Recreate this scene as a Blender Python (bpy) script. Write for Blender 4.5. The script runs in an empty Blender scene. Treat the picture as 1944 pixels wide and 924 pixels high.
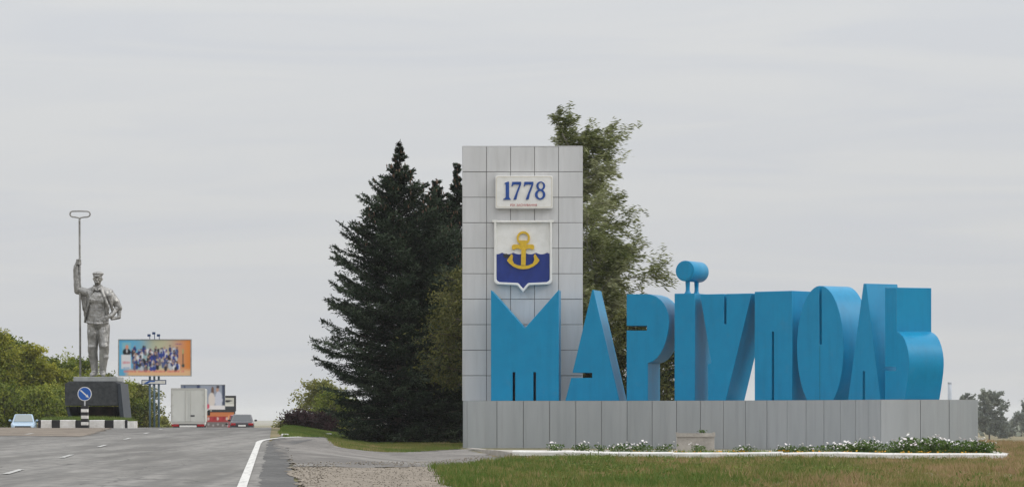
import bpy, bmesh, math, random
import numpy as np
from mathutils import Vector, Matrix
random.seed(7); rng = np.random.default_rng(7)
R_ = math.radians
S = bpy.context.scene
C = S.collection

# ------------------------------------------------------------------ camera, sky, sun, exposure
F, CX, HY, CAMZ = 6000.0, 972.0, 785.0, 1.6        # focal length and horizon of the photograph in its own pixels
cam_d = bpy.data.cameras.new('camera'); cam = bpy.data.objects.new('camera', cam_d); C.objects.link(cam)
cam.location = (0, 0, CAMZ); cam.rotation_euler = (R_(90), 0, 0)
cam_d.sensor_width = 36.0; cam_d.lens = 36.0 * F / 1944.0; cam_d.shift_y = (HY - 462.0) / 1944.0
cam_d.clip_start = 0.5; cam_d.clip_end = 40000.0
S.camera = cam

SUN_EL, SUN_AZ = 38.0, 102.0                        # azimuth clockwise from +Y (the way the camera looks)
W = bpy.data.worlds.new('World'); S.world = W; W.use_nodes = True
nt = W.node_tree; nt.nodes.clear()
N = nt.nodes.new; L = nt.links.new
out = N('ShaderNodeOutputWorld'); bg = N('ShaderNodeBackground'); bg.inputs['Strength'].default_value = 0.1
sky = N('ShaderNodeTexSky'); sky.sky_type = 'NISHITA'; sky.sun_disc = False
sky.sun_elevation = R_(SUN_EL); sky.sun_rotation = R_(SUN_AZ); sky.dust_density = 3.0
tc = N('ShaderNodeTexCoord'); mp = N('ShaderNodeMapping'); mp.inputs['Scale'].default_value = (6, 6, 62)
noi = N('ShaderNodeTexNoise'); noi.inputs['Scale'].default_value = 1.0; noi.inputs['Detail'].default_value = 4; noi.inputs['Roughness'].default_value = 0.52; noi.inputs['Distortion'].default_value = 1.1
L(tc.outputs['Generated'], mp.inputs['Vector']); L(mp.outputs['Vector'], noi.inputs['Vector'])
ramp = N('ShaderNodeValToRGB')
ramp.color_ramp.elements[0].position = 0.36; ramp.color_ramp.elements[0].color = (6.05, 6.22, 6.50, 1)
ramp.color_ramp.elements[1].position = 0.62; ramp.color_ramp.elements[1].color = (6.46, 6.55, 6.62, 1)
L(noi.outputs['Fac'], ramp.inputs['Fac'])
sep = N('ShaderNodeSeparateXYZ'); L(tc.outputs['Generated'], sep.inputs['Vector'])
mx = N('ShaderNodeMath'); mx.operation = 'MAXIMUM'; mx.inputs[1].default_value = 0.0; L(sep.outputs['Z'], mx.inputs[0])
pw = N('ShaderNodeMath'); pw.operation = 'POWER'; pw.inputs[1].default_value = 1.4; L(mx.outputs[0], pw.inputs[0])
ma = N('ShaderNodeMath'); ma.operation = 'MULTIPLY_ADD'; ma.inputs[1].default_value = 2.1; ma.inputs[2].default_value = 1.0; L(pw.outputs[0], ma.inputs[0])
vm = N('ShaderNodeVectorMath'); vm.operation = 'SCALE'; L(ramp.outputs['Color'], vm.inputs[0]); L(ma.outputs[0], vm.inputs['Scale'])
mixs = N('ShaderNodeMixRGB'); mixs.inputs['Fac'].default_value = 0.94
L(sky.outputs['Color'], mixs.inputs['Color1']); L(vm.outputs['Vector'], mixs.inputs['Color2'])
L(mixs.outputs['Color'], bg.inputs['Color']); L(bg.outputs['Background'], out.inputs['Surface'])

sun_d = bpy.data.lights.new('sun', 'SUN'); sun = bpy.data.objects.new('sun', sun_d); C.objects.link(sun)
sun_d.energy = 1.25; sun_d.angle = R_(25); sun_d.color = (1.0, 0.96, 0.9)
sd = Vector((math.sin(R_(SUN_AZ)) * math.cos(R_(SUN_EL)), math.cos(R_(SUN_AZ)) * math.cos(R_(SUN_EL)), math.sin(R_(SUN_EL))))
sun.rotation_euler = sd.to_track_quat('Z', 'Y').to_euler(); sun.location = (40, 60, 60)
S.view_settings.view_transform = 'Standard'; S.view_settings.look = 'None'; S.view_settings.gamma = 1.0
S.view_settings.use_curve_mapping = False; S.view_settings.exposure = 0.0
S.render.engine = 'CYCLES'
S.cycles.use_denoising = True
S.cycles.max_bounces = 6; S.cycles.diffuse_bounces = 3; S.cycles.transparent_max_bounces = 8; S.cycles.volume_bounces = 1

# ------------------------------------------------------------------ materials
def mat(name, col, rough=0.7, var=0.0, scale=3.0, col2=None, bump=0.0, bscale=None, metal=0.0, spec=0.4, coat=0.0,
        stretch=(1, 1, 1), lo=0.35, hi=0.65, detail=5):
    """Principled with object-space noise between col and col2 (or col +- var) and a fine relief."""
    m = bpy.data.materials.new(name); m.use_nodes = True
    t = m.node_tree; p = t.nodes['Principled BSDF']
    p.inputs['Roughness'].default_value = rough; p.inputs['Metallic'].default_value = metal
    p.inputs['Specular IOR Level'].default_value = spec; p.inputs['Coat Weight'].default_value = coat
    if col2 is None and var == 0 and bump == 0:
        p.inputs['Base Color'].default_value = (*col, 1); return m
    if col2 is None:
        col2 = tuple(min(1, c * (1 + var)) for c in col); col = tuple(c * (1 - var) for c in col)
    co = t.nodes.new('ShaderNodeTexCoord'); mp = t.nodes.new('ShaderNodeMapping'); mp.inputs['Scale'].default_value = stretch
    oi_ = t.nodes.new('ShaderNodeObjectInfo'); ad = t.nodes.new('ShaderNodeVectorMath'); ad.operation = 'MULTIPLY_ADD'; ad.inputs[1].default_value = (37, 61, 23)
    t.links.new(oi_.outputs['Random'], ad.inputs[0]); t.links.new(co.outputs['Object'], ad.inputs[2]); t.links.new(ad.outputs[0], mp.inputs['Vector'])
    n = t.nodes.new('ShaderNodeTexNoise'); n.inputs['Scale'].default_value = scale; n.inputs['Detail'].default_value = detail; n.inputs['Roughness'].default_value = 0.62
    t.links.new(mp.outputs['Vector'], n.inputs['Vector'])
    r = t.nodes.new('ShaderNodeValToRGB')
    r.color_ramp.elements[0].position = lo; r.color_ramp.elements[0].color = (*col, 1)
    r.color_ramp.elements[1].position = hi; r.color_ramp.elements[1].color = (*col2, 1)
    t.links.new(n.outputs['Fac'], r.inputs['Fac']); t.links.new(r.outputs['Color'], p.inputs['Base Color'])
    if bump:
        n2 = t.nodes.new('ShaderNodeTexNoise'); n2.inputs['Scale'].default_value = bscale or scale * 4; n2.inputs['Detail'].default_value = 4
        t.links.new(co.outputs['Object'], n2.inputs['Vector'])
        b = t.nodes.new('ShaderNodeBump'); b.inputs['Strength'].default_value = bump; b.inputs['Distance'].default_value = 0.05
        t.links.new(n2.outputs['Fac'], b.inputs['Height']); t.links.new(b.outputs['Normal'], p.inputs['Normal'])
    return m

def mat_two(name, colA, colB, colC, scale1, scale2, rough=0.9, bump=0.3, bscale=20, stretch=(1, 1, 1)):
    """Three tones: broad patches of A/B with fine specks of C."""
    m = mat(name, colA, rough, col2=colB, scale=scale1, bump=bump, bscale=bscale, stretch=stretch, lo=0.42, hi=0.58, spec=0.25)
    t = m.node_tree; p = t.nodes['Principled BSDF']
    src = p.inputs['Base Color'].links[0].from_socket
    co = [n for n in t.nodes if n.type == 'TEX_COORD'][0]
    n = t.nodes.new('ShaderNodeTexNoise'); n.inputs['Scale'].default_value = scale2; n.inputs['Detail'].default_value = 6; n.inputs['Roughness'].default_value = 0.7
    t.links.new(co.outputs['Object'], n.inputs['Vector'])
    r = t.nodes.new('ShaderNodeValToRGB'); r.color_ramp.elements[0].position = 0.45; r.color_ramp.elements[1].position = 0.65
    t.links.new(n.outputs['Fac'], r.inputs['Fac'])
    mixn = t.nodes.new('ShaderNodeMixRGB'); mixn.inputs['Color2'].default_value = (*colC, 1)
    t.links.new(r.outputs['Color'], mixn.inputs['Fac']); t.links.new(src, mixn.inputs['Color1'])
    t.links.new(mixn.outputs['Color'], p.inputs['Base Color'])
    return m

def mat_attr(name, colA, colB, rough=0.7, trans=0.0, spec=0.2, mid=None):
    """Colour between A and B by the per-leaf attribute 'tint'."""
    m = bpy.data.materials.new(name); m.use_nodes = True
    t = m.node_tree; p = t.nodes['Principled BSDF']; p.inputs['Roughness'].default_value = rough; p.inputs['Specular IOR Level'].default_value = spec
    a = t.nodes.new('ShaderNodeAttribute'); a.attribute_name = 'tint'
    r = t.nodes.new('ShaderNodeValToRGB'); r.color_ramp.elements[0].color = (*colA, 1); r.color_ramp.elements[1].color = (*colB, 1)
    if mid: e = r.color_ramp.elements.new(0.5); e.color = (*mid, 1)
    t.links.new(a.outputs['Fac'], r.inputs['Fac']); t.links.new(r.outputs['Color'], p.inputs['Base Color'])
    if trans:
        tr = t.nodes.new('ShaderNodeBsdfTranslucent'); t.links.new(r.outputs['Color'], tr.inputs['Color'])
        ms = t.nodes.new('ShaderNodeMixShader'); ms.inputs['Fac'].default_value = trans
        o = t.nodes['Material Output']
        t.links.new(p.outputs[0], ms.inputs[1]); t.links.new(tr.outputs[0], ms.inputs[2]); t.links.new(ms.outputs[0], o.inputs['Surface'])
    return m

def mat_vcol(name, rough=0.6):
    m = bpy.data.materials.new(name); m.use_nodes = True
    t = m.node_tree; p = t.nodes['Principled BSDF']; p.inputs['Roughness'].default_value = rough; p.inputs['Specular IOR Level'].default_value = 0.2
    a = t.nodes.new('ShaderNodeAttribute'); a.attribute_name = 'print'
    t.links.new(a.outputs['Color'], p.inputs['Base Color']); return m

def streaks(m, stretch, dark, lo=.45, hi=.75, tone=(.0, .0, .0), scale=1.0, rot=0.0):
    """Weather stains: a stretched noise laid over the paint."""
    t = m.node_tree; p = t.nodes['Principled BSDF']; src = p.inputs['Base Color'].links[0].from_socket
    co = [n for n in t.nodes if n.type == 'TEX_COORD'][0]; mp = t.nodes.new('ShaderNodeMapping'); mp.inputs['Scale'].default_value = stretch; mp.inputs['Rotation'].default_value = (0, 0, rot)
    ad = [n for n in t.nodes if n.type == 'VECT_MATH']
    t.links.new(ad[0].outputs[0] if ad else co.outputs['Object'], mp.inputs['Vector'])
    n = t.nodes.new('ShaderNodeTexNoise'); n.inputs['Scale'].default_value = scale; n.inputs['Detail'].default_value = 5; n.inputs['Roughness'].default_value = .6
    t.links.new(mp.outputs['Vector'], n.inputs['Vector'])
    r = t.nodes.new('ShaderNodeMapRange'); r.inputs['From Min'].default_value = lo; r.inputs['From Max'].default_value = hi; r.inputs['To Max'].default_value = dark
    t.links.new(n.outputs['Fac'], r.inputs['Value'])
    x = t.nodes.new('ShaderNodeMixRGB'); x.inputs['Color2'].default_value = (*tone, 1); t.links.new(r.outputs['Result'], x.inputs['Fac']); t.links.new(src, x.inputs['Color1']); t.links.new(x.outputs['Color'], p.inputs['Base Color'])
def cracks(m, scale, stretch, tone, width=.02, amount=.8):
    t = m.node_tree; p = t.nodes['Principled BSDF']; src = p.inputs['Base Color'].links[0].from_socket
    co = [n for n in t.nodes if n.type == 'TEX_COORD'][0]; mp = t.nodes.new('ShaderNodeMapping'); mp.inputs['Scale'].default_value = stretch
    nz = t.nodes.new('ShaderNodeTexNoise'); nz.inputs['Scale'].default_value = .6; nz.inputs['Detail'].default_value = 4
    ad = t.nodes.new('ShaderNodeVectorMath'); ad.operation = 'MULTIPLY_ADD'; ad.inputs[1].default_value = (2.5, 2.5, 0)
    t.links.new(co.outputs['Object'], nz.inputs['Vector']); t.links.new(nz.outputs['Color'], ad.inputs[0]); t.links.new(co.outputs['Object'], ad.inputs[2]); t.links.new(ad.outputs[0], mp.inputs['Vector'])
    v = t.nodes.new('ShaderNodeTexVoronoi'); v.feature = 'DISTANCE_TO_EDGE'; v.inputs['Scale'].default_value = scale; t.links.new(mp.outputs['Vector'], v.inputs['Vector'])
    r = t.nodes.new('ShaderNodeMapRange'); r.inputs['From Min'].default_value = 0; r.inputs['From Max'].default_value = width; r.inputs['To Min'].default_value = amount; r.inputs['To Max'].default_value = 0
    t.links.new(v.outputs['Distance'], r.inputs['Value'])
    x = t.nodes.new('ShaderNodeMixRGB'); x.inputs['Color2'].default_value = (*tone, 1); t.links.new(r.outputs['Result'], x.inputs['Fac']); t.links.new(src, x.inputs['Color1']); t.links.new(x.outputs['Color'], p.inputs['Base Color'])
M = {}
M['ground'] = mat_two('dry_grass_soil', (0.115, 0.115, 0.045), (0.24, 0.19, 0.11), (0.16, 0.13, 0.075), 0.13, 3.0)
M['asphalt'] = mat_two('worn_asphalt', (0.150, 0.142, 0.130), (0.245, 0.234, 0.216), (0.115, 0.112, 0.107), 0.40, 2.2, rough=0.9, bump=0.15, bscale=40, stretch=(1.5, 0.16, 1))
M['asphalt_dark'] = mat_two('dark_asphalt', (0.090, 0.088, 0.085), (0.130, 0.127, 0.122), (0.07, 0.068, 0.066), 0.5, 5.0, rough=0.9, bump=0.2, bscale=30)
M['asphalt_pale'] = mat_two('pale_asphalt', (0.140, 0.130, 0.120), (0.215, 0.200, 0.184), (0.105, 0.098, 0.090), 0.28, 4.0, rough=0.92, bump=0.2, bscale=30, stretch=(1, 0.35, 1))
M['gravel'] = mat_two('gravel', (0.215, 0.185, 0.150), (0.285, 0.245, 0.200), (0.15, 0.128, 0.100), 1.5, 9.0, rough=0.95, bump=0.6, bscale=18)
M['dirt'] = mat_two('brown_dirt', (0.165, 0.138, 0.110), (0.245, 0.205, 0.165), (0.13, 0.108, 0.085), 0.5, 2.0, rough=0.95, bump=0.3, bscale=12)
M['line'] = mat('worn_white_road_paint', (0.58, 0.57, 0.54), 0.75, col2=(0.24, 0.235, 0.225), scale=1.6, lo=0.50, hi=0.72, stretch=(6, .9, 1))
M['letter'] = mat('blue_letter_paint', (0.001, 0.212, 0.405), 0.38, col2=(0.002, 0.245, 0.450), scale=1.6, bump=0.04, bscale=3, spec=0.3, lo=0.25, hi=0.75)
M['tower'] = mat('light_grey_panel', (0.525, 0.525, 0.525), 0.5, col2=(0.60, 0.60, 0.60), scale=0.6, stretch=(2.5, 2.5, .4), lo=0.3, hi=0.7)
streaks(M['letter'], (3.2, 3.2, .35), .26, .48, .80, (.004, .095, .17))
streaks(M['letter'], (2.0, 2.0, 2.0), .35, .60, .80, (.06, .22, .36))
streaks(M['tower'], (4.0, 4.0, .30), .26, .50, .85, (.25, .24, .225))
streaks(M['asphalt'], (1.9, .018, 1), .50, .42, .70, (.10, .097, .092), rot=-R_(4.26))
streaks(M['asphalt'], (.9, .16, 1), .45, .56, .70, (.295, .282, .262))
cracks(M['asphalt'], .16, (1, .55, 1), (.05, .048, .046), .006, .8)
cracks(M['asphalt_pale'], .22, (1, .7, 1), (.06, .057, .053), .010, .8)
cracks(M['asphalt_dark'], .25, (1, .6, 1), (.045, .043, .04), .010, .7)
streaks(M['asphalt_pale'], (.35, .22, 1), .6, .55, .70, (.30, .285, .262))
M['dash'] = mat('faded_road_paint', (0.46, 0.455, 0.435), 0.8, col2=(0.22, 0.215, 0.205), scale=1.8, lo=0.42, hi=0.66, stretch=(6, 1.2, 1))
M['letter_seam'] = mat('greenish_filler', (0.01, 0.16, 0.24), 0.8)
M['joint'] = mat('dark_joint', (0.16, 0.155, 0.15), 0.9)
M['base'] = mat('grey_base_panel', (0.305, 0.325, 0.335), 0.5, col2=(0.355, 0.372, 0.382), scale=0.7, stretch=(2.5, 2.5, .35), lo=0.3, hi=0.7)
streaks(M['base'], (4.5, 4.5, .28), .30, .50, .82, (.17, .175, .17))
M['white'] = mat('white_paint', (0.78, 0.77, 0.74), 0.5, col2=(0.70, 0.69, 0.65), scale=3)
streaks(M['white'], (7, 7, .6), .22, .52, .85, (.40, .37, .32))
M['cream'] = mat('cream_paint', (0.66, 0.62, 0.53), 0.5)
M['whitewash'] = mat('whitewashed_concrete', (0.78, 0.765, 0.74), 0.85, col2=(0.60, 0.58, 0.54), scale=2.2, bump=0.4, bscale=8, lo=0.45, hi=0.75)
M['concrete'] = mat('weathered_concrete', (0.30, 0.28, 0.25), 0.9, col2=(0.42, 0.39, 0.35), scale=1.8, bump=0.5, bscale=10)
M['navy'] = mat('navy_enamel', (0.010, 0.030, 0.190), 0.45, var=0.12, scale=3)
M['digit'] = mat('blue_enamel', (0.012, 0.062, 0.270), 0.45, var=0.15, scale=4)
M['gold'] = mat('yellow_paint', (0.62, 0.40, 0.025), 0.45, var=0.12, scale=6)
M['red'] = mat('red_paint', (0.50, 0.05, 0.04), 0.5)
M['steel'] = mat('silver_painted_metal', (0.23, 0.225, 0.215), 0.44, col2=(0.40, 0.39, 0.375), scale=1.4, metal=0.6, bump=0.25, bscale=5, spec=0.5)
def folds(m, stretch, strength, dist):
    t = m.node_tree; p = t.nodes['Principled BSDF']; b = p.inputs['Normal'].links[0].from_node
    co = [n for n in t.nodes if n.type == 'TEX_COORD'][0]; mp = t.nodes.new('ShaderNodeMapping'); mp.inputs['Scale'].default_value = stretch; mp.inputs['Rotation'].default_value = (0, R_(14), 0)
    n = t.nodes.new('ShaderNodeTexNoise'); n.inputs['Scale'].default_value = 1.0; n.inputs['Detail'].default_value = 3; n.inputs['Distortion'].default_value = 1.2
    t.links.new(co.outputs['Object'], mp.inputs['Vector']); t.links.new(mp.outputs['Vector'], n.inputs['Vector'])
    b2 = t.nodes.new('ShaderNodeBump'); b2.inputs['Strength'].default_value = strength; b2.inputs['Distance'].default_value = dist
    t.links.new(n.outputs['Fac'], b2.inputs['Height']); t.links.new(b.outputs['Normal'], b2.inputs['Normal']); t.links.new(b2.outputs['Normal'], p.inputs['Normal'])
folds(M['steel'], (4.2, 4.2, 1.5), .65, .15)
M['granite'] = mat('dark_granite', (0.036, 0.039, 0.042), 0.65, col2=(0.068, 0.072, 0.077), scale=4, spec=.2, lo=0.35, hi=0.65)
M['granite_blue'] = mat('dark_polished_granite', (0.030, 0.038, 0.050), 0.5, var=0.15, scale=4)
M['brown'] = mat('red_brown_stone', (0.060, 0.034, 0.028), 0.7, var=0.25, scale=3)
M['plate'] = mat('pale_stone_slab', (0.34, 0.35, 0.345), 0.8, var=0.15, scale=3)
M['black'] = mat('black_paint', (0.022, 0.022, 0.024), 0.6)
M['rubber'] = mat('tyre_rubber', (0.018, 0.018, 0.018), 0.85)
M['blue'] = mat('blue_sign_face', (0.012, 0.105, 0.42), 0.4)
M['pole'] = mat('blue_grey_post', (0.075, 0.12, 0.15), 0.5, var=0.2, scale=2)
M['navy_trim'] = mat('navy_trim', (0.02, 0.05, 0.14), 0.5)
M['glass'] = mat('vehicle_glass', (0.035, 0.042, 0.048), 0.08, spec=0.8)
M['glass_pale'] = mat('windscreen_painted_reflection', (0.20, 0.23, 0.23), 0.15, spec=0.8)  # reflection put into the glass as a pale base colour
M['car_dark'] = mat('dark_plum_car_paint', (0.040, 0.034, 0.042), 0.3, coat=0.8)
M['car_blue'] = mat('pale_blue_car_paint', (0.30, 0.42, 0.54), 0.35, coat=0.6)
M['car_red'] = mat('red_car_paint', (0.30, 0.03, 0.035), 0.35, coat=0.6)
M['lorry'] = mat('cream_white_panel', (0.60, 0.60, 0.56), 0.5, col2=(0.53, 0.53, 0.49), scale=0.9, stretch=(1, 1, .4))
M['lorry_trim'] = mat('aluminium_trim', (0.50, 0.49, 0.45), 0.4, metal=0.3)
M['tail'] = mat('tail_lamp_red', (0.33, 0.012, 0.015), 0.25)
M['chrome'] = mat('rim_metal', (0.45, 0.45, 0.45), 0.3, metal=0.8)
M['headlamp'] = mat('head_lamp_glass', (0.55, 0.6, 0.62), 0.1, spec=0.8)
M['print'] = mat_vcol('printed_poster')
M['bark'] = mat('grey_brown_bark', (0.075, 0.058, 0.045), 0.9, var=0.35, scale=4, bump=0.5, bscale=10)
M['bark_pale'] = mat('pale_bark', (0.20, 0.185, 0.16), 0.9, var=0.35, scale=4, bump=0.4, bscale=10)
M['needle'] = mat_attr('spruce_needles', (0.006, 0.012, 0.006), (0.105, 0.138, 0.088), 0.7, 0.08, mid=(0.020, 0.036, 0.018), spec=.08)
M['cone'] = mat('spruce_cones', (0.13, 0.075, 0.045), 0.85, var=0.3, scale=6)
M['leaf_poplar'] = mat_attr('poplar_leaves', (0.060, 0.078, 0.016), (0.360, 0.370, 0.215), 0.5, 0.3, mid=(0.175, 0.195, 0.065))
M['leaf_olive'] = mat_attr('olive_leaves', (0.080, 0.098, 0.018), (0.330, 0.320, 0.085), 0.6, 0.3)
M['leaf_green'] = mat_attr('green_leaves', (0.070, 0.108, 0.012), (0.330, 0.350, 0.055), 0.6, 0.35, mid=(0.180, 0.215, 0.030))
M['leaf_yellow'] = mat_attr('yellow_green_leaves', (0.110, 0.145, 0.014), (0.430, 0.410, 0.055), 0.6, 0.35)
M['leaf_dark'] = mat_attr('dark_olive_leaves', (0.035, 0.045, 0.010), (0.170, 0.165, 0.045), 0.6, 0.25, mid=(0.080, 0.088, 0.022))
M['leaf_hazed'] = mat_attr('haze_tinted_leaves', (0.110, 0.135, 0.115), (0.260, 0.285, 0.230), 0.6, 0.2)  # distance haze put into the leaf colour: greyer and paler
M['leaf_purple'] = mat_attr('burgundy_leaves', (0.016, 0.009, 0.010), (0.048, 0.020, 0.022), 0.6, 0.15)
M['leaf_flower'] = mat_attr('bedding_leaves', (0.035, 0.070, 0.016), (0.120, 0.190, 0.040), 0.6, 0.2)
M['petal'] = mat_attr('white_petals', (0.72, 0.62, 0.66), (0.82, 0.80, 0.78), 0.6, 0.2)
M['marigold'] = mat_attr('orange_petals', (0.62, 0.26, 0.015), (0.75, 0.45, 0.03), 0.6, 0.1)
M['grass'] = mat_attr('grass_blades', (0.090, 0.150, 0.026), (0.370, 0.255, 0.145), 0.7, 0.3, mid=(0.205, 0.195, 0.058))
M['grass_green'] = mat_attr('green_grass_blades', (0.080, 0.140, 0.028), (0.240, 0.260, 0.065), 0.7, 0.3)

# ------------------------------------------------------------------ mesh helpers
class MB:
    def __init__(s): s.v = []; s.f = []; s.mi = []
    def add(s, vs, fs, mi=0):
        o = len(s.v); s.v += [tuple(v) for v in vs]; s.f += [tuple(i + o for i in f) for f in fs]; s.mi += [mi] * len(fs); return s
    def box(s, x0, x1, y0, y1, z0, z1, mi=0):
        return s.add([(x0, y0, z0), (x1, y0, z0), (x1, y1, z0), (x0, y1, z0), (x0, y0, z1), (x1, y0, z1), (x1, y1, z1), (x0, y1, z1)],
                     [(0, 3, 2, 1), (4, 5, 6, 7), (0, 1, 5, 4), (1, 2, 6, 5), (2, 3, 7, 6), (3, 0, 4, 7)], mi)
    def hexa(s, p, mi=0):      # eight corners: four at the bottom, four on top, same turn
        return s.add(p, [(0, 3, 2, 1), (4, 5, 6, 7), (0, 1, 5, 4), (1, 2, 6, 5), (2, 3, 7, 6), (3, 0, 4, 7)], mi)
    def prism_y(s, poly, y0, y1, mi=0):   # polygon in x,z pushed along y
        n = len(poly)
        vs = [(x, y0, z) for x, z in poly] + [(x, y1, z) for x, z in poly]
        a = sum(poly[i][0] * poly[(i + 1) % n][1] - poly[(i + 1) % n][0] * poly[i][1] for i in range(n))
        idx = list(range(n)) if a > 0 else list(range(n))[::-1]
        fs = [tuple(idx), tuple(i + n for i in idx[::-1])]
        for k in range(n):
            i, j = idx[k], idx[(k + 1) % n]; fs.append((j, i, i + n, j + n))
        return s.add(vs, fs, mi)
    def prism_z(s, poly, z0, z1, mi=0):
        n = len(poly); a = sum(poly[i][0] * poly[(i + 1) % n][1] - poly[(i + 1) % n][0] * poly[i][1] for i in range(n))
        if a < 0: poly = poly[::-1]
        vs = [(x, y, z0) for x, y in poly] + [(x, y, z1) for x, y in poly]
        fs = [tuple(range(n))[::-1], tuple(range(n, 2 * n))] + [(i, (i + 1) % n, (i + 1) % n + n, i + n) for i in range(n)]
        return s.add(vs, fs, mi)
    def tube(s, pts, rad, seg=8, cap=True, mi=0):
        pts = [Vector(p) for p in pts]; n = len(pts)
        if not hasattr(rad, '__len__'): rad = [rad] * n
        vs = []; up = None
        for i, p in enumerate(pts):
            d = (pts[min(i + 1, n - 1)] - pts[max(i - 1, 0)])
            d = d.normalized() if d.length > 1e-9 else Vector((0, 0, 1))
            if up is None: up = Vector((0, 0, 1)) if abs(d.z) < 0.9 else Vector((0, 1, 0))
            a = d.cross(up).normalized(); b = d.cross(a).normalized(); up = -b if False else up
            if abs(d.dot(up)) > 0.98: up = Vector((1, 0, 0)) if abs(d.x) < 0.9 else Vector((0, 1, 0)); a = d.cross(up).normalized(); b = d.cross(a).normalized()
            for k in range(seg):
                t = 2 * math.pi * k / seg; q = p + (a * math.cos(t) + b * math.sin(t)) * rad[i]; vs.append(q)
        fs = [(i * seg + k, i * seg + (k + 1) % seg, (i + 1) * seg + (k + 1) % seg, (i + 1) * seg + k) for i in range(n - 1) for k in range(seg)]
        if cap: fs += [tuple(range(seg))[::-1], tuple(range((n - 1) * seg, n * seg))]
        return s.add(vs, fs, mi)
    def capsule(s, a, b, ra, rb, sx=1.0, seg=14, side=None):
        """Tapered limb with round ends; sx widens it along 'side'."""
        a = Vector(a); b = Vector(b); d = (b - a); ln = d.length; d = d.normalized() if ln > 1e-6 else Vector((0, 0, 1))
        e1 = Vector(side) if side is not None else Vector((1, 0, 0))
        e1 = (e1 - d * e1.dot(d)); e1 = e1.normalized() if e1.length > 1e-3 else d.orthogonal().normalized()
        e2 = d.cross(e1)
        rings = []
        for k in range(5): t = -math.pi / 2 + k * math.pi / 10; rings.append((a + d * ra * math.sin(t), ra * math.cos(t)))
        for k in range(1, 6): t = k * math.pi / 10; rings.append((b + d * rb * math.sin(t), rb * math.cos(t)))
        if False: pass
        vs = []
        for c, r in rings:
            r = max(r, 1e-3)
            for k in range(seg):
                t = 2 * math.pi * k / seg; vs.append(c + e1 * (r * sx * math.cos(t)) + e2 * (r * math.sin(t)))
        n = len(rings)
        fs = [(i * seg + k, i * seg + (k + 1) % seg, (i + 1) * seg + (k + 1) % seg, (i + 1) * seg + k) for i in range(n - 1) for k in range(seg)]
        fs += [tuple(range(seg))[::-1], tuple(range((n - 1) * seg, n * seg))]
        return s.add(vs, fs)
    def ell(s, c, r, seg=16, rings=10):
        vs = []; c = Vector(c)
        for i in range(rings + 1):
            t = math.pi * (0.02 + 0.96 * i / rings) - math.pi / 2
            for k in range(seg):
                a = 2 * math.pi * k / seg; vs.append(c + Vector((r[0] * math.cos(t) * math.cos(a), r[1] * math.cos(t) * math.sin(a), r[2] * math.sin(t))))
        fs = [(i * seg + k, i * seg + (k + 1) % seg, (i + 1) * seg + (k + 1) % seg, (i + 1) * seg + k) for i in range(rings) for k in range(seg)]
        fs += [tuple(range(seg))[::-1], tuple(range(rings * seg, (rings + 1) * seg))]
        return s.add(vs, fs)
    def mesh(s, name, mats, smooth=False):
        me = bpy.data.meshes.new(name); me.from_pydata(s.v, [], s.f)
        for m in (mats if isinstance(mats, (list, tuple)) else [mats]): me.materials.append(m)
        if any(s.mi): me.polygons.foreach_set('material_index', s.mi)
        if smooth: me.polygons.foreach_set('use_smooth', [True] * len(me.polygons))
        me.update(); return me
    def build(s, name, mats, parent=None, smooth=False, loc=None, rot=None):
        return link(name, s.mesh(name, mats, smooth), parent, loc, rot)

def link(name, me, parent=None, loc=None, rot=None):
    o = bpy.data.objects.new(name, me); C.objects.link(o)
    if parent is not None: o.parent = parent
    if loc is not None: o.location = loc
    if rot is not None: o.rotation_euler = rot
    return o
def tag(o, label=None, cat=None, group=None, kind=None):
    if label: o['label'] = label
    if cat: o['category'] = cat
    if group: o['group'] = group
    if kind: o['kind'] = kind
    return o
def empty(name, loc, rz=0.0):
    o = bpy.data.objects.new(name, None); C.objects.link(o); o.location = loc; o.rotation_euler = (0, 0, rz); o.empty_display_size = 0.3; return o
def copy_tree(o, parent=None):
    c = o.copy(); C.objects.link(c); c.parent = parent
    for ch in [k for k in bpy.data.objects if k.parent == o]: copy_tree(ch, c)
    return c
def bevel(o, w, seg=2, ang=40):
    b = o.modifiers.new('bevel', 'BEVEL'); b.width = w; b.segments = seg; b.limit_method = 'ANGLE'; b.angle_limit = R_(ang); return o
def np_mesh(name, V, Fc, mats, tint=None, tintname='tint', smooth=False):
    """V (n,3), Fc (m,k) equal-sized faces; tint one value a vertex."""
    me = bpy.data.meshes.new(name); V = np.asarray(V, np.float32); Fc = np.asarray(Fc, np.int32); m, k = Fc.shape
    me.vertices.add(len(V)); me.vertices.foreach_set('co', V.ravel())
    me.loops.add(m * k); me.loops.foreach_set('vertex_index', Fc.ravel())
    me.polygons.add(m); me.polygons.foreach_set('loop_start', np.arange(0, m * k, k, dtype=np.int32))
    try: me.polygons.foreach_set('loop_total', np.full(m, k, np.int32))
    except Exception: pass
    for q in (mats if isinstance(mats, (list, tuple)) else [mats]): me.materials.append(q)
    if tint is not None:
        a = me.attributes.new(tintname, 'FLOAT', 'POINT'); a.data.foreach_set('value', np.asarray(tint, np.float32))
    if smooth: me.polygons.foreach_set('use_smooth', [True] * m)
    me.update(); me.validate(); return me

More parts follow.
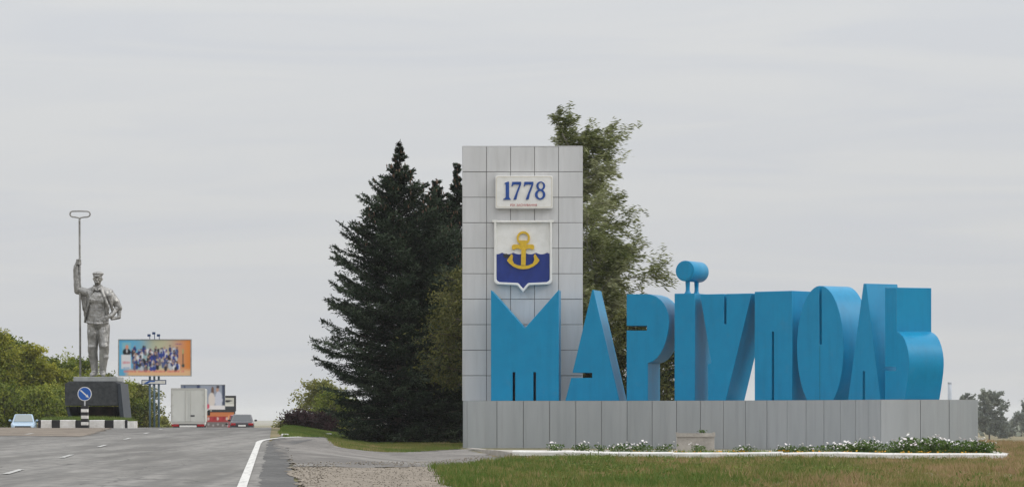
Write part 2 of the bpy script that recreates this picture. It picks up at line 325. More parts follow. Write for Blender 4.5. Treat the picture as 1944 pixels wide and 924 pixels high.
# ------------------------------------------------------------------ the lie of the land
def _table(pts, lo=-60, hi=9500):
    d = np.arange(lo, 700, 1.0); z = np.interp(d, [p[0] for p in pts], [p[1] for p in pts])
    k = np.hanning(19); k /= k.sum(); zp = np.pad(z, 9, mode='edge'); z = np.convolve(zp, k, 'valid')
    d2 = [p[0] for p in pts if p[0] > 720]; z2 = [p[1] for p in pts if p[0] > 720]
    return np.concatenate([d, d2]), np.concatenate([z, z2])
FAR = [(300, -.75), (400, -2.2), (690, -5.2), (1500, -9), (4000, -14), (9500, -21)]
T_ROAD = _table([(-60, -.2), (0, 0), (55, .32), (100, .583), (132, .765), (150, .85), (165, .885), (178, .82), (200, .52), (222, .15), (232, -.0)] + FAR)
T_SIDE = _table([(-60, -.2), (0, 0), (60, .2), (85, .18), (104, .1), (132, .17), (150, .2), (175, .3), (200, .32), (230, .1)] + FAR)
T_EAST = _table([(-60, -.2), (0, 0), (60, .2), (85, .18), (104, .1), (132, .17), (152, .2), (175, .0), (200, -.4), (230, -.8), (300, -1.6)] + FAR[1:])
def xe(d): return -.6 - .0745 * np.minimum(d, 400)             # the white edge line of the road
def sst(a, b, x): t = np.clip((x - a) / (b - a), 0, 1); return t * t * (3 - 2 * t)
def gz(x, d):
    x = np.asarray(x, float); d = np.asarray(d, float)
    zr = np.interp(d, *T_ROAD); zs = np.interp(d, *T_SIDE); ze = np.interp(d, *T_EAST)
    o = x - xe(d)
    side = zs + (ze - zs) * sst(2, 11, x)
    z = zr + (side - zr) * sst(0.6, 5.5, o)
    # uneven turf to the right of the lay-by
    w = sst(-1.0, 2.0, x + 1.0) * sst(45, 60, d) * (1 - sst(97, 101, d + np.where(x > 15.2, -60, 0)))
    z = z + w * (.05 * np.sin(x * .9 + d * .13) + .04 * np.sin(x * .37 - d * .21 + 1) + .03 * np.sin(d * .5 + x * .2))
    # far rolling land
    z = z + sst(400, 1500, d) * (2.5 * np.sin(x * .0021 + d * .0011) + 1.5 * np.sin(x * .0053 - d * .0017))
    return z
def gh(x, d): return float(gz(x, d))
def hit(px, py):
    """The point of the ground seen at a pixel of the photograph."""
    d = np.arange(30, 420, .05); x = (px - CX) / F * d; z = CAMZ - (py - HY) / F * d
    below = np.nonzero(z <= gz(x, d))[0]
    i = below[0] if len(below) else len(d) - 1
    return float(x[i]), float(d[i])
def X(px, d): return (px - CX) / F * d
def Z(py, d): return CAMZ + (HY - py) / F * d

def axis(dense, far, ratio=1.22):
    lo, hi, st = dense; a = list(np.arange(lo, hi + st / 2, st)); s = st; b = hi
    while b < far[1]: s *= ratio; b += s; a.append(min(b, far[1]))
    s = st; b = lo; pre = []
    while b > far[0]: s *= ratio; b -= s; pre.append(max(b, far[0]))
    return np.array(pre[::-1] + a)
gx = axis((-45, 32, 1.0), (-7000, 7000)); gy = axis((-10, 260, 1.0), (-60, 9400), 1.12)
GX, GY = np.meshgrid(gx, gy); GZ = gz(GX, GY)
nx, ny = len(gx), len(gy); ii = (np.arange(ny - 1)[:, None] * nx + np.arange(nx - 1)[None]).ravel()
ground = link('ground', np_mesh('ground', np.stack([GX, GY, GZ], -1).reshape(-1, 3), np.stack([ii, ii + 1, ii + nx + 1, ii + nx], -1), M['ground'], smooth=True))
tag(ground, 'dry grassy ground stretching to the hazy horizon', kind='structure')

def strip(name, rows, lift, m, kind='structure', label=None, nc=6):
    """rows: (y, xleft, xright) draped over the ground."""
    V = []; 
    for y, a, b in rows:
        x = np.linspace(a, b, nc + 1); z = gz(x, np.full(nc + 1, y)) + lift
        V.append(np.stack([x, np.full(nc + 1, y), z], -1))
    V = np.concatenate(V); r = len(rows); i = (np.arange(r - 1)[:, None] * (nc + 1) + np.arange(nc)[None]).ravel()
    o = link(name, np_mesh(name, V, np.stack([i, i + 1, i + nc + 2, i + nc + 1], -1), m, smooth=True))
    return tag(o, label, kind=kind)
def patch(name, poly, lift, m, label, step=1.0, kind='structure', rag=0.12, parent=None):
    """A polygon in plan, with ragged edges, draped over the ground."""
    pts = []
    for i, (x, y) in enumerate(poly):
        x2, y2 = poly[(i + 1) % len(poly)]; n = max(1, int(math.hypot(x2 - x, y2 - y) / 0.8))
        for k in range(n):
            t = k / n; pts.append((x + (x2 - x) * t + random.uniform(-rag, rag), y + (y2 - y) * t + random.uniform(-rag, rag) * 2))
    bm = bmesh.new(); bm.faces.new([bm.verts.new((x, y, 0)) for x, y in pts])
    bmesh.ops.triangulate(bm, faces=bm.faces[:])
    xs = [p[0] for p in pts]; ys = [p[1] for p in pts]
    for a, b, no in ((min(ys), max(ys), (0, 1, 0)), (min(xs), max(xs), (1, 0, 0))):
        v = math.ceil(a)
        while v < b:
            co = (0, v, 0) if no[1] else (v, 0, 0)
            bmesh.ops.bisect_plane(bm, geom=bm.verts[:] + bm.edges[:] + bm.faces[:], plane_co=co, plane_no=no); v += step
    for v in bm.verts: v.co.z = gh(v.co.x, v.co.y) + lift
    bmesh.ops.recalc_face_normals(bm, faces=bm.faces[:])
    if sum(f.normal.z for f in bm.faces) < 0: bmesh.ops.reverse_faces(bm, faces=bm.faces[:])
    me = bpy.data.meshes.new(name); bm.to_mesh(me); bm.free(); me.materials.append(m)
    for p in me.polygons: p.use_smooth = True
    o = link(name, me, parent); return tag(o, label, kind=kind)

# --- the road, its shoulder, lay-by, gravel and dirt
def road_left(d): return float(np.interp(d, [-60, 0, 118, 150, 228, 236, 246, 400, 900], [-12.3, -12.3, -21.1, -33, -38, -33, -28.5, -39, -39]))
rows = [(d, road_left(d), float(xe(d)) + .35) for d in list(np.arange(-30, 262, 1.0)) + list(np.arange(266, 700, 6.0))]
strip('road', rows, .012, M['asphalt'], label='worn grey asphalt road rising to a crest', nc=14)
def lay_edge(px, py): return hit(px, py)
shoulder = [(float(xe(d)) + .30, d) for d in np.arange(30, 107, 4)] + [(-8.4, 110), (-8.7, 116), (-9.0, 122), (-9.6, 135), (-10.6, 150), (-9.9, 152), (-8.2, 140)]
shoulder += [hit(548, 848), hit(545, 870), hit(552, 890), hit(566, 924), (-2.6, 45), (-2.1, 30)]
patch('asphalt_shoulder', shoulder, .016, M['asphalt_dark'], 'dark asphalt shoulder between edge line and gravel', rag=.05)
lay = [hit(548, 886), hit(690, 889), hit(815, 886), hit(905, 880), hit(965, 874), hit(890, 853), hit(868, 854), hit(660, 853), hit(615, 849), hit(640, 845), hit(720, 843), hit(716, 838), hit(690, 834), hit(640, 831), hit(600, 830.5), hit(556, 830.5), hit(540, 832), hit(520, 838), hit(530, 850), hit(541, 868)]
patch('lay_by', lay, .020, M['asphalt_pale'], 'patched grey asphalt lay-by in front of the spruce', rag=.22)
grav = [hit(566, 926), hit(556, 888), hit(690, 890), hit(822, 887), hit(835, 905), hit(850, 924), (-.8, 50), (-.8, 34), (-2.0, 34), (-2.6, 45)]
patch('gravel_patch', grav, .024, M['gravel'], 'pale gravel patch beside the road in the foreground', rag=.2)
dirt = [(-16.5, 122), (-19.2, 150), (-20.5, 163), (-27, 164), (-36, 164), (-36, 135), (-28, 130), (-22.0, 126)]
patch('dirt_verge', dirt, .022, M['dirt'], 'brown dusty ground spread before the traffic island', rag=.25)
# white markings
el = [(d, float(xe(d)) - .085, float(xe(d)) + .085) for d in np.arange(20, 104, 1.0)]
for d, x in ((105, -8.42), (107, -8.56), (109, -8.68), (111, -8.76), (113, -8.79), (115, -8.76), (117, -8.70), (119, -8.6), (122, -8.45), (125, -8.35)):
    el.append((d, x - .1, x + .1))
strip('edge_line', el, .028, M['line'], label='solid white line along the right edge of the road', nc=2)
k = 0
for off, starts in ((-4.85, (30.2, 47.0, 63.6, 80.2, 96.8, 113.4, 130.0, 146.6)), (-9.6, (46.0, 62.5, 79.0, 95.5, 112.0, 128.5))):
    for s0 in starts:
        strip('lane_dash', [(d, float(xe(d)) + off - .07, float(xe(d)) + off + .07) for d in np.linspace(s0, s0 + 4.0, 6)], .028, M['dash'], nc=1)

# ------------------------------------------------------------------ base wall on an arc, with the tower and the letters
ARC_R, ARC_X, ARC_D = 15.256, -.63, 132.0 - 15.256
DTH = R_(4.15); NP = 18
Z_TOP = Z(760, 131.0); Z_BOT = 0.02
def arc(th, r): return (ARC_X + r * math.sin(th), ARC_D + r * math.cos(th))
wall = empty('base_wall', (arc(R_(35), ARC_R + 1)[0], arc(R_(35), ARC_R + 1)[1], 0))
wl = wall.location
TH_END = NP * DTH
inner = [(X(890, 132.0), 132.03)] + [arc(k * DTH / 2, ARC_R + .03) for k in range(0, 2 * NP + 1)]
endp = arc(TH_END - .002, ARC_R + 4.0)
outer = [arc(k * DTH / 2, ARC_R + 4.0) for k in range(2 * NP, -1, -1)]
core_poly = [(x, y) for x, y in inner]
core_poly[-1] = arc(TH_END - .003, ARC_R + .03)
core_poly += [arc(TH_END - .003, ARC_R + 4.0)] + outer[1:] + [(X(880, 136.4), 136.4), (X(880, 132.6), 132.6)]
MB().prism_z([(x - wl.x, y - wl.y) for x, y in core_poly], Z_BOT - .3, Z_TOP - .012).build('core', M['joint'], wall)
coping_poly = [(x - wl.x, y - wl.y) for x, y in core_poly]
MB().prism_z(coping_poly, Z_TOP - .012, Z_TOP).build('coping', M['base'], wall)
def panel(p0, p1, z0, z1, parent, org, m, th=.03, gap=.012, name='panel'):
    a = Vector((p0[0], p0[1], 0)); b = Vector((p1[0], p1[1], 0)); d = (b - a).normalized(); n = Vector((d.y, -d.x, 0))
    a = a + d * gap; b = b - d * gap; mb = MB()
    jit = random.uniform(-.004, .004); o_ = Vector((org[0], org[1], 0))
    q = [a - n * th, b - n * th, b + n * jit, a + n * jit]; q = [v - o_ for v in q]
    q = [q[3], q[2], q[1], q[0]]
    mb.hexa([(v.x, v.y, z0) for v in q] + [(v.x, v.y, z1) for v in q])
    return mb.build(name, m, parent)
pts = [(X(878.5, 132.35), 132.45), (X(887, 132.0), 131.99)] + [arc(k * DTH, ARC_R - .006) for k in range(0, NP + 1)]
for i in range(len(pts) - 1):
    panel(pts[i], pts[i + 1], Z_BOT - .25, Z_TOP - .004 + .004 * random.random(), wall, (wl.x, wl.y), M['base'])
e0, e1 = arc(TH_END + .0015, ARC_R), arc(TH_END + .0015, ARC_R + 4.02)
cuts = [0.0, .405, .70, 1.0]
for i in range(3):
    a = tuple(e0[k] + (e1[k] - e0[k]) * cuts[i] for k in (0, 1)); b = tuple(e0[k] + (e1[k] - e0[k]) * cuts[i + 1] for k in (0, 1))
    panel(a, b, Z_BOT - .25, Z_TOP, wall, (wl.x, wl.y), M['base'])
tag(wall, 'long low curved base wall of grey panels under the blue letters', 'wall')

# --- the tower (stele) of light grey panels
TD = 134.96
tx0, tx1 = X(878, TD), X(1106, TD)
tower = empty('tower', ((tx0 + tx1) / 2, TD + .5, Z_TOP))
TZ = Z(278, TD) - Z_TOP
tw = tx1 - tx0
MB().box(-tw / 2 + .02, tw / 2 - .02, -.47, .52, 0.0, TZ - .02).build('core', M['joint'], tower)
cw, rh = tw / 5, TZ / 10
front_me = MB().box(.012, cw - .012, -.5, -.45, .012, rh - .012).mesh('panel', M['tower'])
side_me = MB().box(-.03, 0, .0, .98, .012, rh - .012).mesh('side_panel', M['tower'])
for r in range(10):
    for c in range(5):
        o = link('panel', front_me, tower, (-tw / 2 + c * cw, random.uniform(-.006, .006), r * rh))
        bevel(o, .008, 1)
    link('side_panel', side_me, tower, (-tw / 2 + .02, -.449, r * rh)); link('side_panel', side_me, tower, (tw / 2 + .01, -.449, r * rh))
MB().box(-tw / 2 + .001, tw / 2 - .001, -.505, .525, TZ - .012, TZ + .02).build('cap', M['tower'], tower)
tag(tower, 'tall light grey panelled tower bearing the year plaque and shield', 'tower')

# --- year plaque 1778
PD = TD - .03                                        # the front of the panels
def plaque_pt(px, py): return (X(px, PD), Z(py, PD))
cx_, cz_ = plaque_pt(995, 366)
plaque = empty('year_plaque', (cx_, PD, cz_))
def loc_pts(ps): return [(X(a, PD) - cx_, Z(b, PD) - cz_) for a, b in ps]
def rrect(x0, y0, x1, y1, r, n=5):
    ps = []
    for (qx, qy, a0) in ((x1 - r, y1 - r, 0), (x0 + r, y1 - r, 90), (x0 + r, y0 + r, 180), (x1 - r, y0 + r, 270)):
        for i in range(n + 1): t = R_(a0 + 90 * i / n); ps.append((qx + r * math.cos(t), qy + r * math.sin(t)))
    return ps
bevel(MB().prism_y(loc_pts(rrect(940.5, 334.5, 1049.5, 396.5, 3)), -.22, 0).build('board', M['white'], plaque), .012)
def ring(mb, outer_, inner_, y0, y1):
    n = len(outer_); vs = [(x, y0, z) for x, z in outer_] + [(x, y0, z) for x, z in inner_] + [(x, y1, z) for x, z in outer_] + [(x, y1, z) for x, z in inner_]
    fs = []
    for i in range(n):
        j = (i + 1) % n
        fs += [(i, i + n, j + n, j), (i + 2 * n, j + 2 * n, j + 3 * n, i + 3 * n), (i, j, j + 2 * n, i + 2 * n), (i + n, i + 3 * n, j + 3 * n, j + n)]
    mb.add(vs, fs)
mb = MB(); ring(mb, loc_pts(rrect(942.0, 336.0, 1048.0, 394.5, 4.5)), loc_pts(rrect(943.3, 337.3, 1046.7, 393.2, 4.0)), -.226, -.2195)
mb.build('border', M['cream'], plaque)
def crop1(ps): return [(930 + a / 13.2, 330 + b / 13.2) for a, b in ps]
YD = -.255
one = crop1([(365, 245), (440, 208), (482, 205), (482, 585), (500, 625), (522, 640), (522, 658), (335, 658), (335, 640), (375, 625), (395, 585), (395, 262), (372, 268)])
seven = crop1([(560, 210), (785, 210), (785, 270), (700, 500), (665, 650), (590, 655), (640, 520), (735, 285), (640, 275), (590, 285), (555, 330), (540, 325)])
seven2 = [(x + 23.2, y) for x, y in seven]
for nm, pg in (('numeral_one', one), ('numeral_seven', seven), ('numeral_seven', seven2)):
    MB().prism_y(loc_pts(pg), YD, -.2195).build(nm, M['digit'], plaque)
def ellp(cx, cy, rx, ry, n=28): return [(cx + rx * math.cos(2 * math.pi * i / n), cy + ry * math.sin(2 * math.pi * i / n)) for i in range(n)]
mb = MB(); ring(mb, loc_pts(crop1(ellp(1272, 315, 112, 112))), loc_pts(crop1(ellp(1276, 310, 56, 82))), YD, -.2195)
mb.build('numeral_eight', M['digit'], plaque)
mb = MB(); ring(mb, loc_pts(crop1(ellp(1258, 530, 130, 128))), loc_pts(crop1(ellp(1260, 530, 66, 92))), YD - .002, -.2195)
mb.build('numeral_eight_bowl', M['digit'], plaque)
fc = bpy.data.curves.new('caption', 'FONT'); fc.body = 'РІК ЗАСНУВАННЯ'; fc.size = .13; fc.align_x = 'CENTER'; fc.extrude = .003
fc.materials.append(M['red']); fo = link('caption', fc); bpy.context.view_layer.update()
cme = bpy.data.meshes.new_from_object(fo.evaluated_get(bpy.context.evaluated_depsgraph_get())); bpy.data.objects.remove(fo)
link('caption', cme, plaque, (-.02, -.224, Z(392, PD) - cz_), (R_(90), 0, 0))
tag(plaque, 'white rounded plaque with blue numerals 1778 high on the tower', 'plaque')

# --- shield with anchor
sx_, sz_ = plaque_pt(993, 485)
shield = empty('shield', (sx_, PD, sz_))
def sp(ps): return [(X(a, PD) - sx_, Z(b, PD) - sz_) for a, b in ps]
def shield_outline(g):
    # g: how far the outline lies inside the outer edge, in pixels
    return [(938 + g, 419 + g), (1048 - g, 419 + g), (1048 - g, 534 - g), (1046 - g, 537.5 - g), (1042 - g, 540 - g), (1005.5 - g * .5, 541.5 - g), (1003 - g * .5, 543 - g), (993, 554.5 - g * 1.5), (983 + g * .5, 543 - g), (980.5 + g * .5, 541.5 - g), (944 + g, 540 - g), (940 + g, 537.5 - g), (938 + g, 534 - g)]
MB().prism_y(sp(shield_outline(.8)), -.14, 0).build('back_board', M['white'], shield)
mb = MB(); ring(mb, sp(shield_outline(0)), sp(shield_outline(4.2)), -.25, -.002); bevel(mb.build('rim', M['white'], shield), .02)
for a, b in ((934.5, 944.5), (1041.5, 1051.5)): MB().prism_y(sp([(a, 418), (b, 418), (b, 422.5), (a, 422.5)]), -.257, -.004).build('rim_ear', M['white'], shield)
wave = []
for i in range(49):
    x = 942.8 + (1043.2 - 942.8) * i / 48; wave.append((x, 479.5 + 3.3 * abs(math.sin(math.pi * (i - 5.0) / 10.2)) ** .8))
blue_pg = wave + [(1043.2, 533), (1040.5, 535.6), (1004, 537.0), (993, 548.5), (982, 537.0), (945.5, 535.6), (942.8, 533)]
MB().prism_y(sp(blue_pg), -.160, -.139).build('sea_field', M['navy'], shield)
# anchor
mb = MB()
def strip_poly(l, r): return sp(l + r[::-1])
AY0, AY1 = -.215, -.158
def c4(ps): return [(920 + a / 3.853, 320 + b / 3.853) for a, b in ps]
anchor = empty('x', (0, 0, 0)); bpy.data.objects.remove(anchor)
mb = MB(); ring(mb, sp(c4(ellp(283, 510, 49, 50))), sp(c4(ellp(283, 510, 34, 34))), AY0, AY1 + .02); an = mb.build('anchor', M['gold'], shield)
mb = MB()
mb.prism_y(sp(c4([(247, 527), (319, 527), (319, 545), (305, 555), (303, 590), (300, 708), (266, 708), (268, 590), (262, 555), (247, 545)])), AY0 - .004, AY1 + .019)
mb.build('shank', M['gold'], an)
mb = MB(); mb.prism_y(sp(c4([(212, 556), (350, 556), (362, 563), (362, 588), (350, 595), (330, 585), (300, 592), (266, 592), (236, 585), (216, 595), (200, 590), (200, 565)])), AY0 + .004, AY1 + .018)
mb.build('stock', M['gold'], an)
outer_a = [(163, 672), (180, 650), (197, 625)] 
arms = [(163, 672), (198, 624), (208, 640), (203, 668), (215, 695), (245, 708), (283, 712), (321, 708), (351, 695), (364, 668), (358, 640), (368, 624), (402, 672), (385, 695), (355, 718), (320, 732), (283, 737), (246, 732), (211, 718), (181, 695)]
mb = MB(); mb.prism_y(sp(c4(arms)), AY0, AY1 + .017); mb.build('arms', M['gold'], an)
mb = MB(); mb.prism_y(sp(c4([(135, 630), (158, 622), (186, 634), (178, 655), (150, 656), (138, 645)])), -.168, -.15); mb.build('worn_spot', M['black'], shield)
tag(shield, 'white rimmed shield with gold anchor over navy waves on the tower', 'emblem')

# --- the letters; each outline is laid out on that letter's own front plane
RL = ARC_R + 1.30; LT = 1.5; ZL = Z_TOP + .003
def th_at(px, r):
    lo, hi = R_(-20), R_(84)
    for _ in range(60):
        m_ = (lo + hi) / 2; x, y = arc(m_, r)
        if CX + F * x / y < px: lo = m_
        else: hi = m_
    return lo
def letter(outline, xl, xr, name, label, depth=LT):
    t0, t1 = th_at(xl, RL), th_at(xr, RL); a = Vector((*arc(t0, RL), 0)); b = Vector((*arc(t1, RL), 0))
    d = (b - a).normalized(); n = Vector((d.y, -d.x, 0)); rz = math.atan2(d.y, d.x); c = (a + b) / 2
    loc = []
    for px, py in outline:
        # ray to plane
        r = Vector(((px - CX) / F, 1, (HY - py) / F)); t = a.dot(n) / r.dot(n); p = Vector((0, 0, CAMZ)) + r * t
        loc.append(((Vector((p.x, p.y, 0)) - c).dot(d), max(0.0, p.z - ZL) if py < 759.5 else 0.0))
    o = MB().prism_y(loc, 0, depth).build(name, M['letter'], None, loc=(c.x, c.y, ZL), rot=(0, 0, rz))
    for p_ in o.data.polygons: p_.use_smooth = True
    o.data.set_sharp_from_angle(angle=R_(28))
    bevel(o, .012, 1, 30)
    tag(o, label, 'letter', 'blue letters of the town name')
    return o, math.degrees(-rz)
B = 760
def c7(ps): return [(920 + a / 3.85, 540 + b / 3.85) for a, b in ps]
def c8(ps): return [(1170 + a / 3.079, 480 + b / 3.079) for a, b in ps]
def c9(ps): return [(1500 + a / 3.555, 520 + b / 3.555) for a, b in ps]
angs = []
o, g = letter([(932, B), (932, 550), (996.5, 622.5), (1061, 549.5), (1061, B), (1017.4, B), (1017.4, 706), (1012.7, 706), (1012.7, B), (977.9, B), (977.9, 706), (973.2, 706), (973.2, B)], 932, 1061, 'letter_em', 'wide blue letter М with two bottom slits before the tower'); angs.append(g)
o, g = letter([(1073, B), (1084.3, 716.6), (1124, 716.6), (1124, 707), (1086.7, 707), (1124.3, 550), (1127, 550), (1176, B)], 1073, 1176, 'letter_a', 'triangular blue letter А with a short side slit'); angs.append(g)
o, g = letter([(1189.5, B), (1189.5, 627), (1228, 627), (1228, 618), (1189.5, 618), (1189.5, 558), (1233, 558), (1245, 562), (1254.4, 569), (1261, 577), (1265.8, 587), (1269, 598), (1270, 610), (1269.2, 622), (1267.4, 633), (1264, 647), (1259.3, 660), (1253.5, 671), (1246.3, 680), (1238, 686), (1230, 688.5), (1230, B)], 1189.5, 1270, 'letter_er', 'blue letter Р with a rounded bowl beside the triangular letter'); angs.append(g)
oi, g = letter([(1280.4, B), (1280.4, 557), (1319.4, 556.5), (1319.4, B)], 1280.4, 1319.4, 'letter_i', 'narrow blue letter І topped by a lying cylinder on two stems', 1.72); angs.append(g)
o, g = letter([(1329, 558.5), (1374.2, 557.5), (1374.2, 615), (1378.8, 615), (1378.8, 557.5), (1426.6, 556.5), (1378, B), (1343.8, B), (1343.8, 691), (1350, 688)], 1329, 1426.6, 'letter_u', 'blue letter У with a slit at the top and slanting sides'); angs.append(g)
o, g = letter([(1432.5, B), (1432.5, 553.5), (1504, 551.5), (1504, B), (1469, B), (1469, 629), (1465.2, 629), (1465.2, B)], 1432.5, 1504, 'letter_pe', 'rectangular blue letter П with one slit rising from the base'); angs.append(g)
el_o = []
for i in range(64):
    t = math.pi / 2 - .053 - (2 * math.pi - .106) * i / 63; el_o.append((1557 + 44.3 * math.cos(t), 660.5 - 118.5 * math.sin(t)))
el_o = [p for p in el_o if p[1] < 759]
pr = [p for p in el_o if p[0] > 1557]; pl = [p for p in el_o if p[0] <= 1557]
el_o = [(1559.6, 653.5)] + pr + [(1582.3, B), (1531.7, B)] + pl + [(1555.2, 653.5)]
o, g = letter(el_o, 1512.7, 1601, 'letter_o', 'oval blue letter О with a dark slit in its upper half'); angs.append(g)
lo_, hi_ = .004, Z(656, o.location.y) - ZL
MB().box(-.018, .012, -.006, .02, lo_, hi_).build('seam', M['letter_seam'], o)
o, g = letter([(1609.7, B), (1639.2, 538), (1644.5, 538), (1671.6, B), (1641.5, B), (1641.5, 704), (1637.8, 704), (1637.8, B)], 1609.7, 1671.6, 'letter_el', 'pointed blue letter Л, the tallest, between oval and last letter'); angs.append(g)
o, g = letter([(1680, B), (1680, 703), (1701, 703), (1701, 696), (1680, 696), (1680, 545.5), (1702.5, 545.5), (1702.5, 629), (1708, 632), (1713.8, 638), (1718, 646), (1721.5, 656), (1724, 667), (1725.6, 680), (1725.8, 692), (1725, 706), (1723, 722), (1720.5, 740), (1717.5, B)], 1680, 1725.8, 'letter_soft_sign', 'last blue letter Ь with a big rounded bowl at right end'); angs.append(g)
print('letter angles', [round(a, 1) for a in angs])
# the dot of the letter I: a lying drum on two stems (parts of that letter)
hI = Z(557, oi.location.y - .0) - ZL
rI = 19.6 / F * oi.location.y; zI = Z(514, oi.location.y) - ZL
seg = 40
mb = MB(); mb.tube([(0, .02, zI), (0, 1.48, zI)], rI, 40); dr = bevel(mb.build('drum', M['letter'], oi, smooth=False), .02)
for p in dr.data.polygons: p.use_smooth = len(p.vertices) == 4
mb = MB(); mb.tube([(0, -.008, zI), (0, .05, zI)], rI * .82, 40); mb.build('drum_disc', M['letter'], oi)
for yy in (.30, 1.17):
    mb = MB(); zz = [hI - .01, hI + .05, hI + .12, hI + .25, zI - rI * .95, zI - rI * .8]; rr = [.17, .12, .09, .085, .10, .17]
    mb.tube([(0, yy, z) for z in zz], rr, 14); mb.build('stem', M['letter'], oi, smooth=True)

# ------------------------------------------------------------------ raised bed in front of the base wall
KC = (0.05, 104.0); KE = (X(1913, 99.6), 99.6)
KB = (X(890, 131.2), 131.2)
zk = Z(855.5, 104.0)
bed_poly = [(KC[0] + .25, KC[1] + .35), (KE[0] - .2, KE[1] + .35), (KE[0] + 1.0, KE[1] + 6), (17.9, 119)] + [arc(k * DTH, ARC_R - .05) for k in range(NP, -1, -3)] + [(KB[0] + .15, KB[1])]
def bedz(x, y): return zk - .10 + (0.045 + Z_BOT * 0 - (zk - .10)) * 0 + (0.15 - zk + .10) * sst(106, 131, np.asarray(y)) * 1.0
bm = bmesh.new(); bm.faces.new([bm.verts.new((x, y, 0)) for x, y in bed_poly]); bmesh.ops.triangulate(bm, faces=bm.faces[:])
for v_ in range(101, 132, 2): bmesh.ops.bisect_plane(bm, geom=bm.verts[:] + bm.edges[:] + bm.faces[:], plane_co=(0, v_, 0), plane_no=(0, 1, 0))
for v in bm.verts: v.co.z = float(bedz(v.co.x, v.co.y))
if sum(f.normal.z for f in bm.faces) < 0: bmesh.ops.reverse_faces(bm, faces=bm.faces[:])
me = bpy.data.meshes.new('flower_bed_soil'); bm.to_mesh(me); bm.free(); me.materials.append(M['concrete'])
tag(link('flower_bed_soil', me), 'pale dusty soil of the raised bed before the base wall', kind='structure')
# white kerb of separate blocks on a crumbling footing
kerb = empty('white_kerb', (KC[0], KC[1], gh(*KC)))
kd = Vector((KE[0] - KC[0], KE[1] - KC[1], 0)); kl = kd.length; kd.normalize(); kn = Vector((kd.y, -kd.x, 0))
nb = 9
for i in range(nb):
    a, b = kl * i / nb, kl * (i + 1) / nb - .012
    wob = [random.uniform(-.03, .025) for _ in range(2)]
    mb = MB(); prof = [(-.16, -.02), (-.165, .10), (-.13, .145), (.10, .15), (.14, .12), (.14, -.02)]
    vs = []; n_ = len(prof)
    for s_, w in ((a, wob[0]), ((a + b) / 2, sum(wob) / 2 + random.uniform(-.01, .01)), (b, wob[1])):
        for (q, h) in prof:
            p = kd * s_ - kn * q + Vector((0, 0, zk - kerb.location.z - .15 + h + w)); 
            p = kd * s_ + kn * (-q) + Vector((0, 0, zk - kerb.location.z - .15 + h + w)); vs.append(p)
    fs = [(r * n_ + k, r * n_ + (k + 1) % n_, (r + 1) * n_ + (k + 1) % n_, (r + 1) * n_ + k) for r in range(2) for k in range(n_)] + [tuple(range(n_))[::-1], tuple(range(2 * n_, 3 * n_))]
    mb.add(vs, fs); o = mb.build('kerb_block', M['whitewash'], kerb)
    bpy.context.view_layer.update()
    mb = MB(); h0 = -.35; h1 = zk - kerb.location.z - .165
    p0, p1 = kd * (a + .02), kd * (b - .02 * random.random())
    q = [p0 - kn * .14, p1 - kn * .14, p1 + kn * (.08 + .04 * random.random()), p0 + kn * (.08 + .04 * random.random())][::-1]
    mb.hexa([(v.x, v.y, h0) for v in q] + [(v.x, v.y, h1) for v in q]); mb.build('footing_block', M['concrete'] if i else M['whitewash'], kerb)
tag(kerb, 'white painted kerb edging the front of the flower bed', 'kerb')
side_k = empty('concrete_edging', (KC[0], KC[1], gh(*KC)))
sdv = Vector((KB[0] - KC[0], KB[1] - KC[1], 0)); sl = sdv.length; sdv.normalize(); sn = Vector((-sdv.y, sdv.x, 0))
ns = 6
for i in range(ns):
    a, b = sl * i / ns + .03, sl * (i + 1) / ns - .03
    mb = MB(); q = []
    for s_, wd in ((a, 0), (b, 0), (b, .30), (a, .30)): q.append(sdv * s_ - sn * (wd - .1))
    zs_ = [float(bedz(0, KC[1] + q_.y)) + .05 - side_k.location.z + random.uniform(-.012, .012) for q_ in q]
    lo_ = [-.4] * 4
    mb.hexa([(v.x, v.y, z) for v, z in zip(q, lo_)] + [(v.x, v.y, z) for v, z in zip(q, zs_)]); mb.build('edging_block', M['concrete'], side_k)
tag(side_k, 'weathered concrete edging running back from the kerb to the tower', 'kerb')

# ------------------------------------------------------------------ foliage builders
def leaf_cards(P, D, ln, wd, tint, droop=0.0):
    """One rhombus a leaf: P centres (n,3), D directions (n,3)."""
    n = len(P); D = D / (np.linalg.norm(D, axis=1, keepdims=True) + 1e-9)
    r = rng.normal(size=(n, 3)); A = np.cross(D, r); A /= (np.linalg.norm(A, axis=1, keepdims=True) + 1e-9)
    ln = np.broadcast_to(ln, n)[:, None]; wd = np.broadcast_to(wd, n)[:, None]
    V = np.stack([P - D * ln / 2, P + A * wd / 2, P + D * ln / 2, P - A * wd / 2], 1).reshape(-1, 3)
    i = np.arange(n)[:, None] * 4 + np.arange(4)[None]
    return V, i, np.repeat(tint, 4)

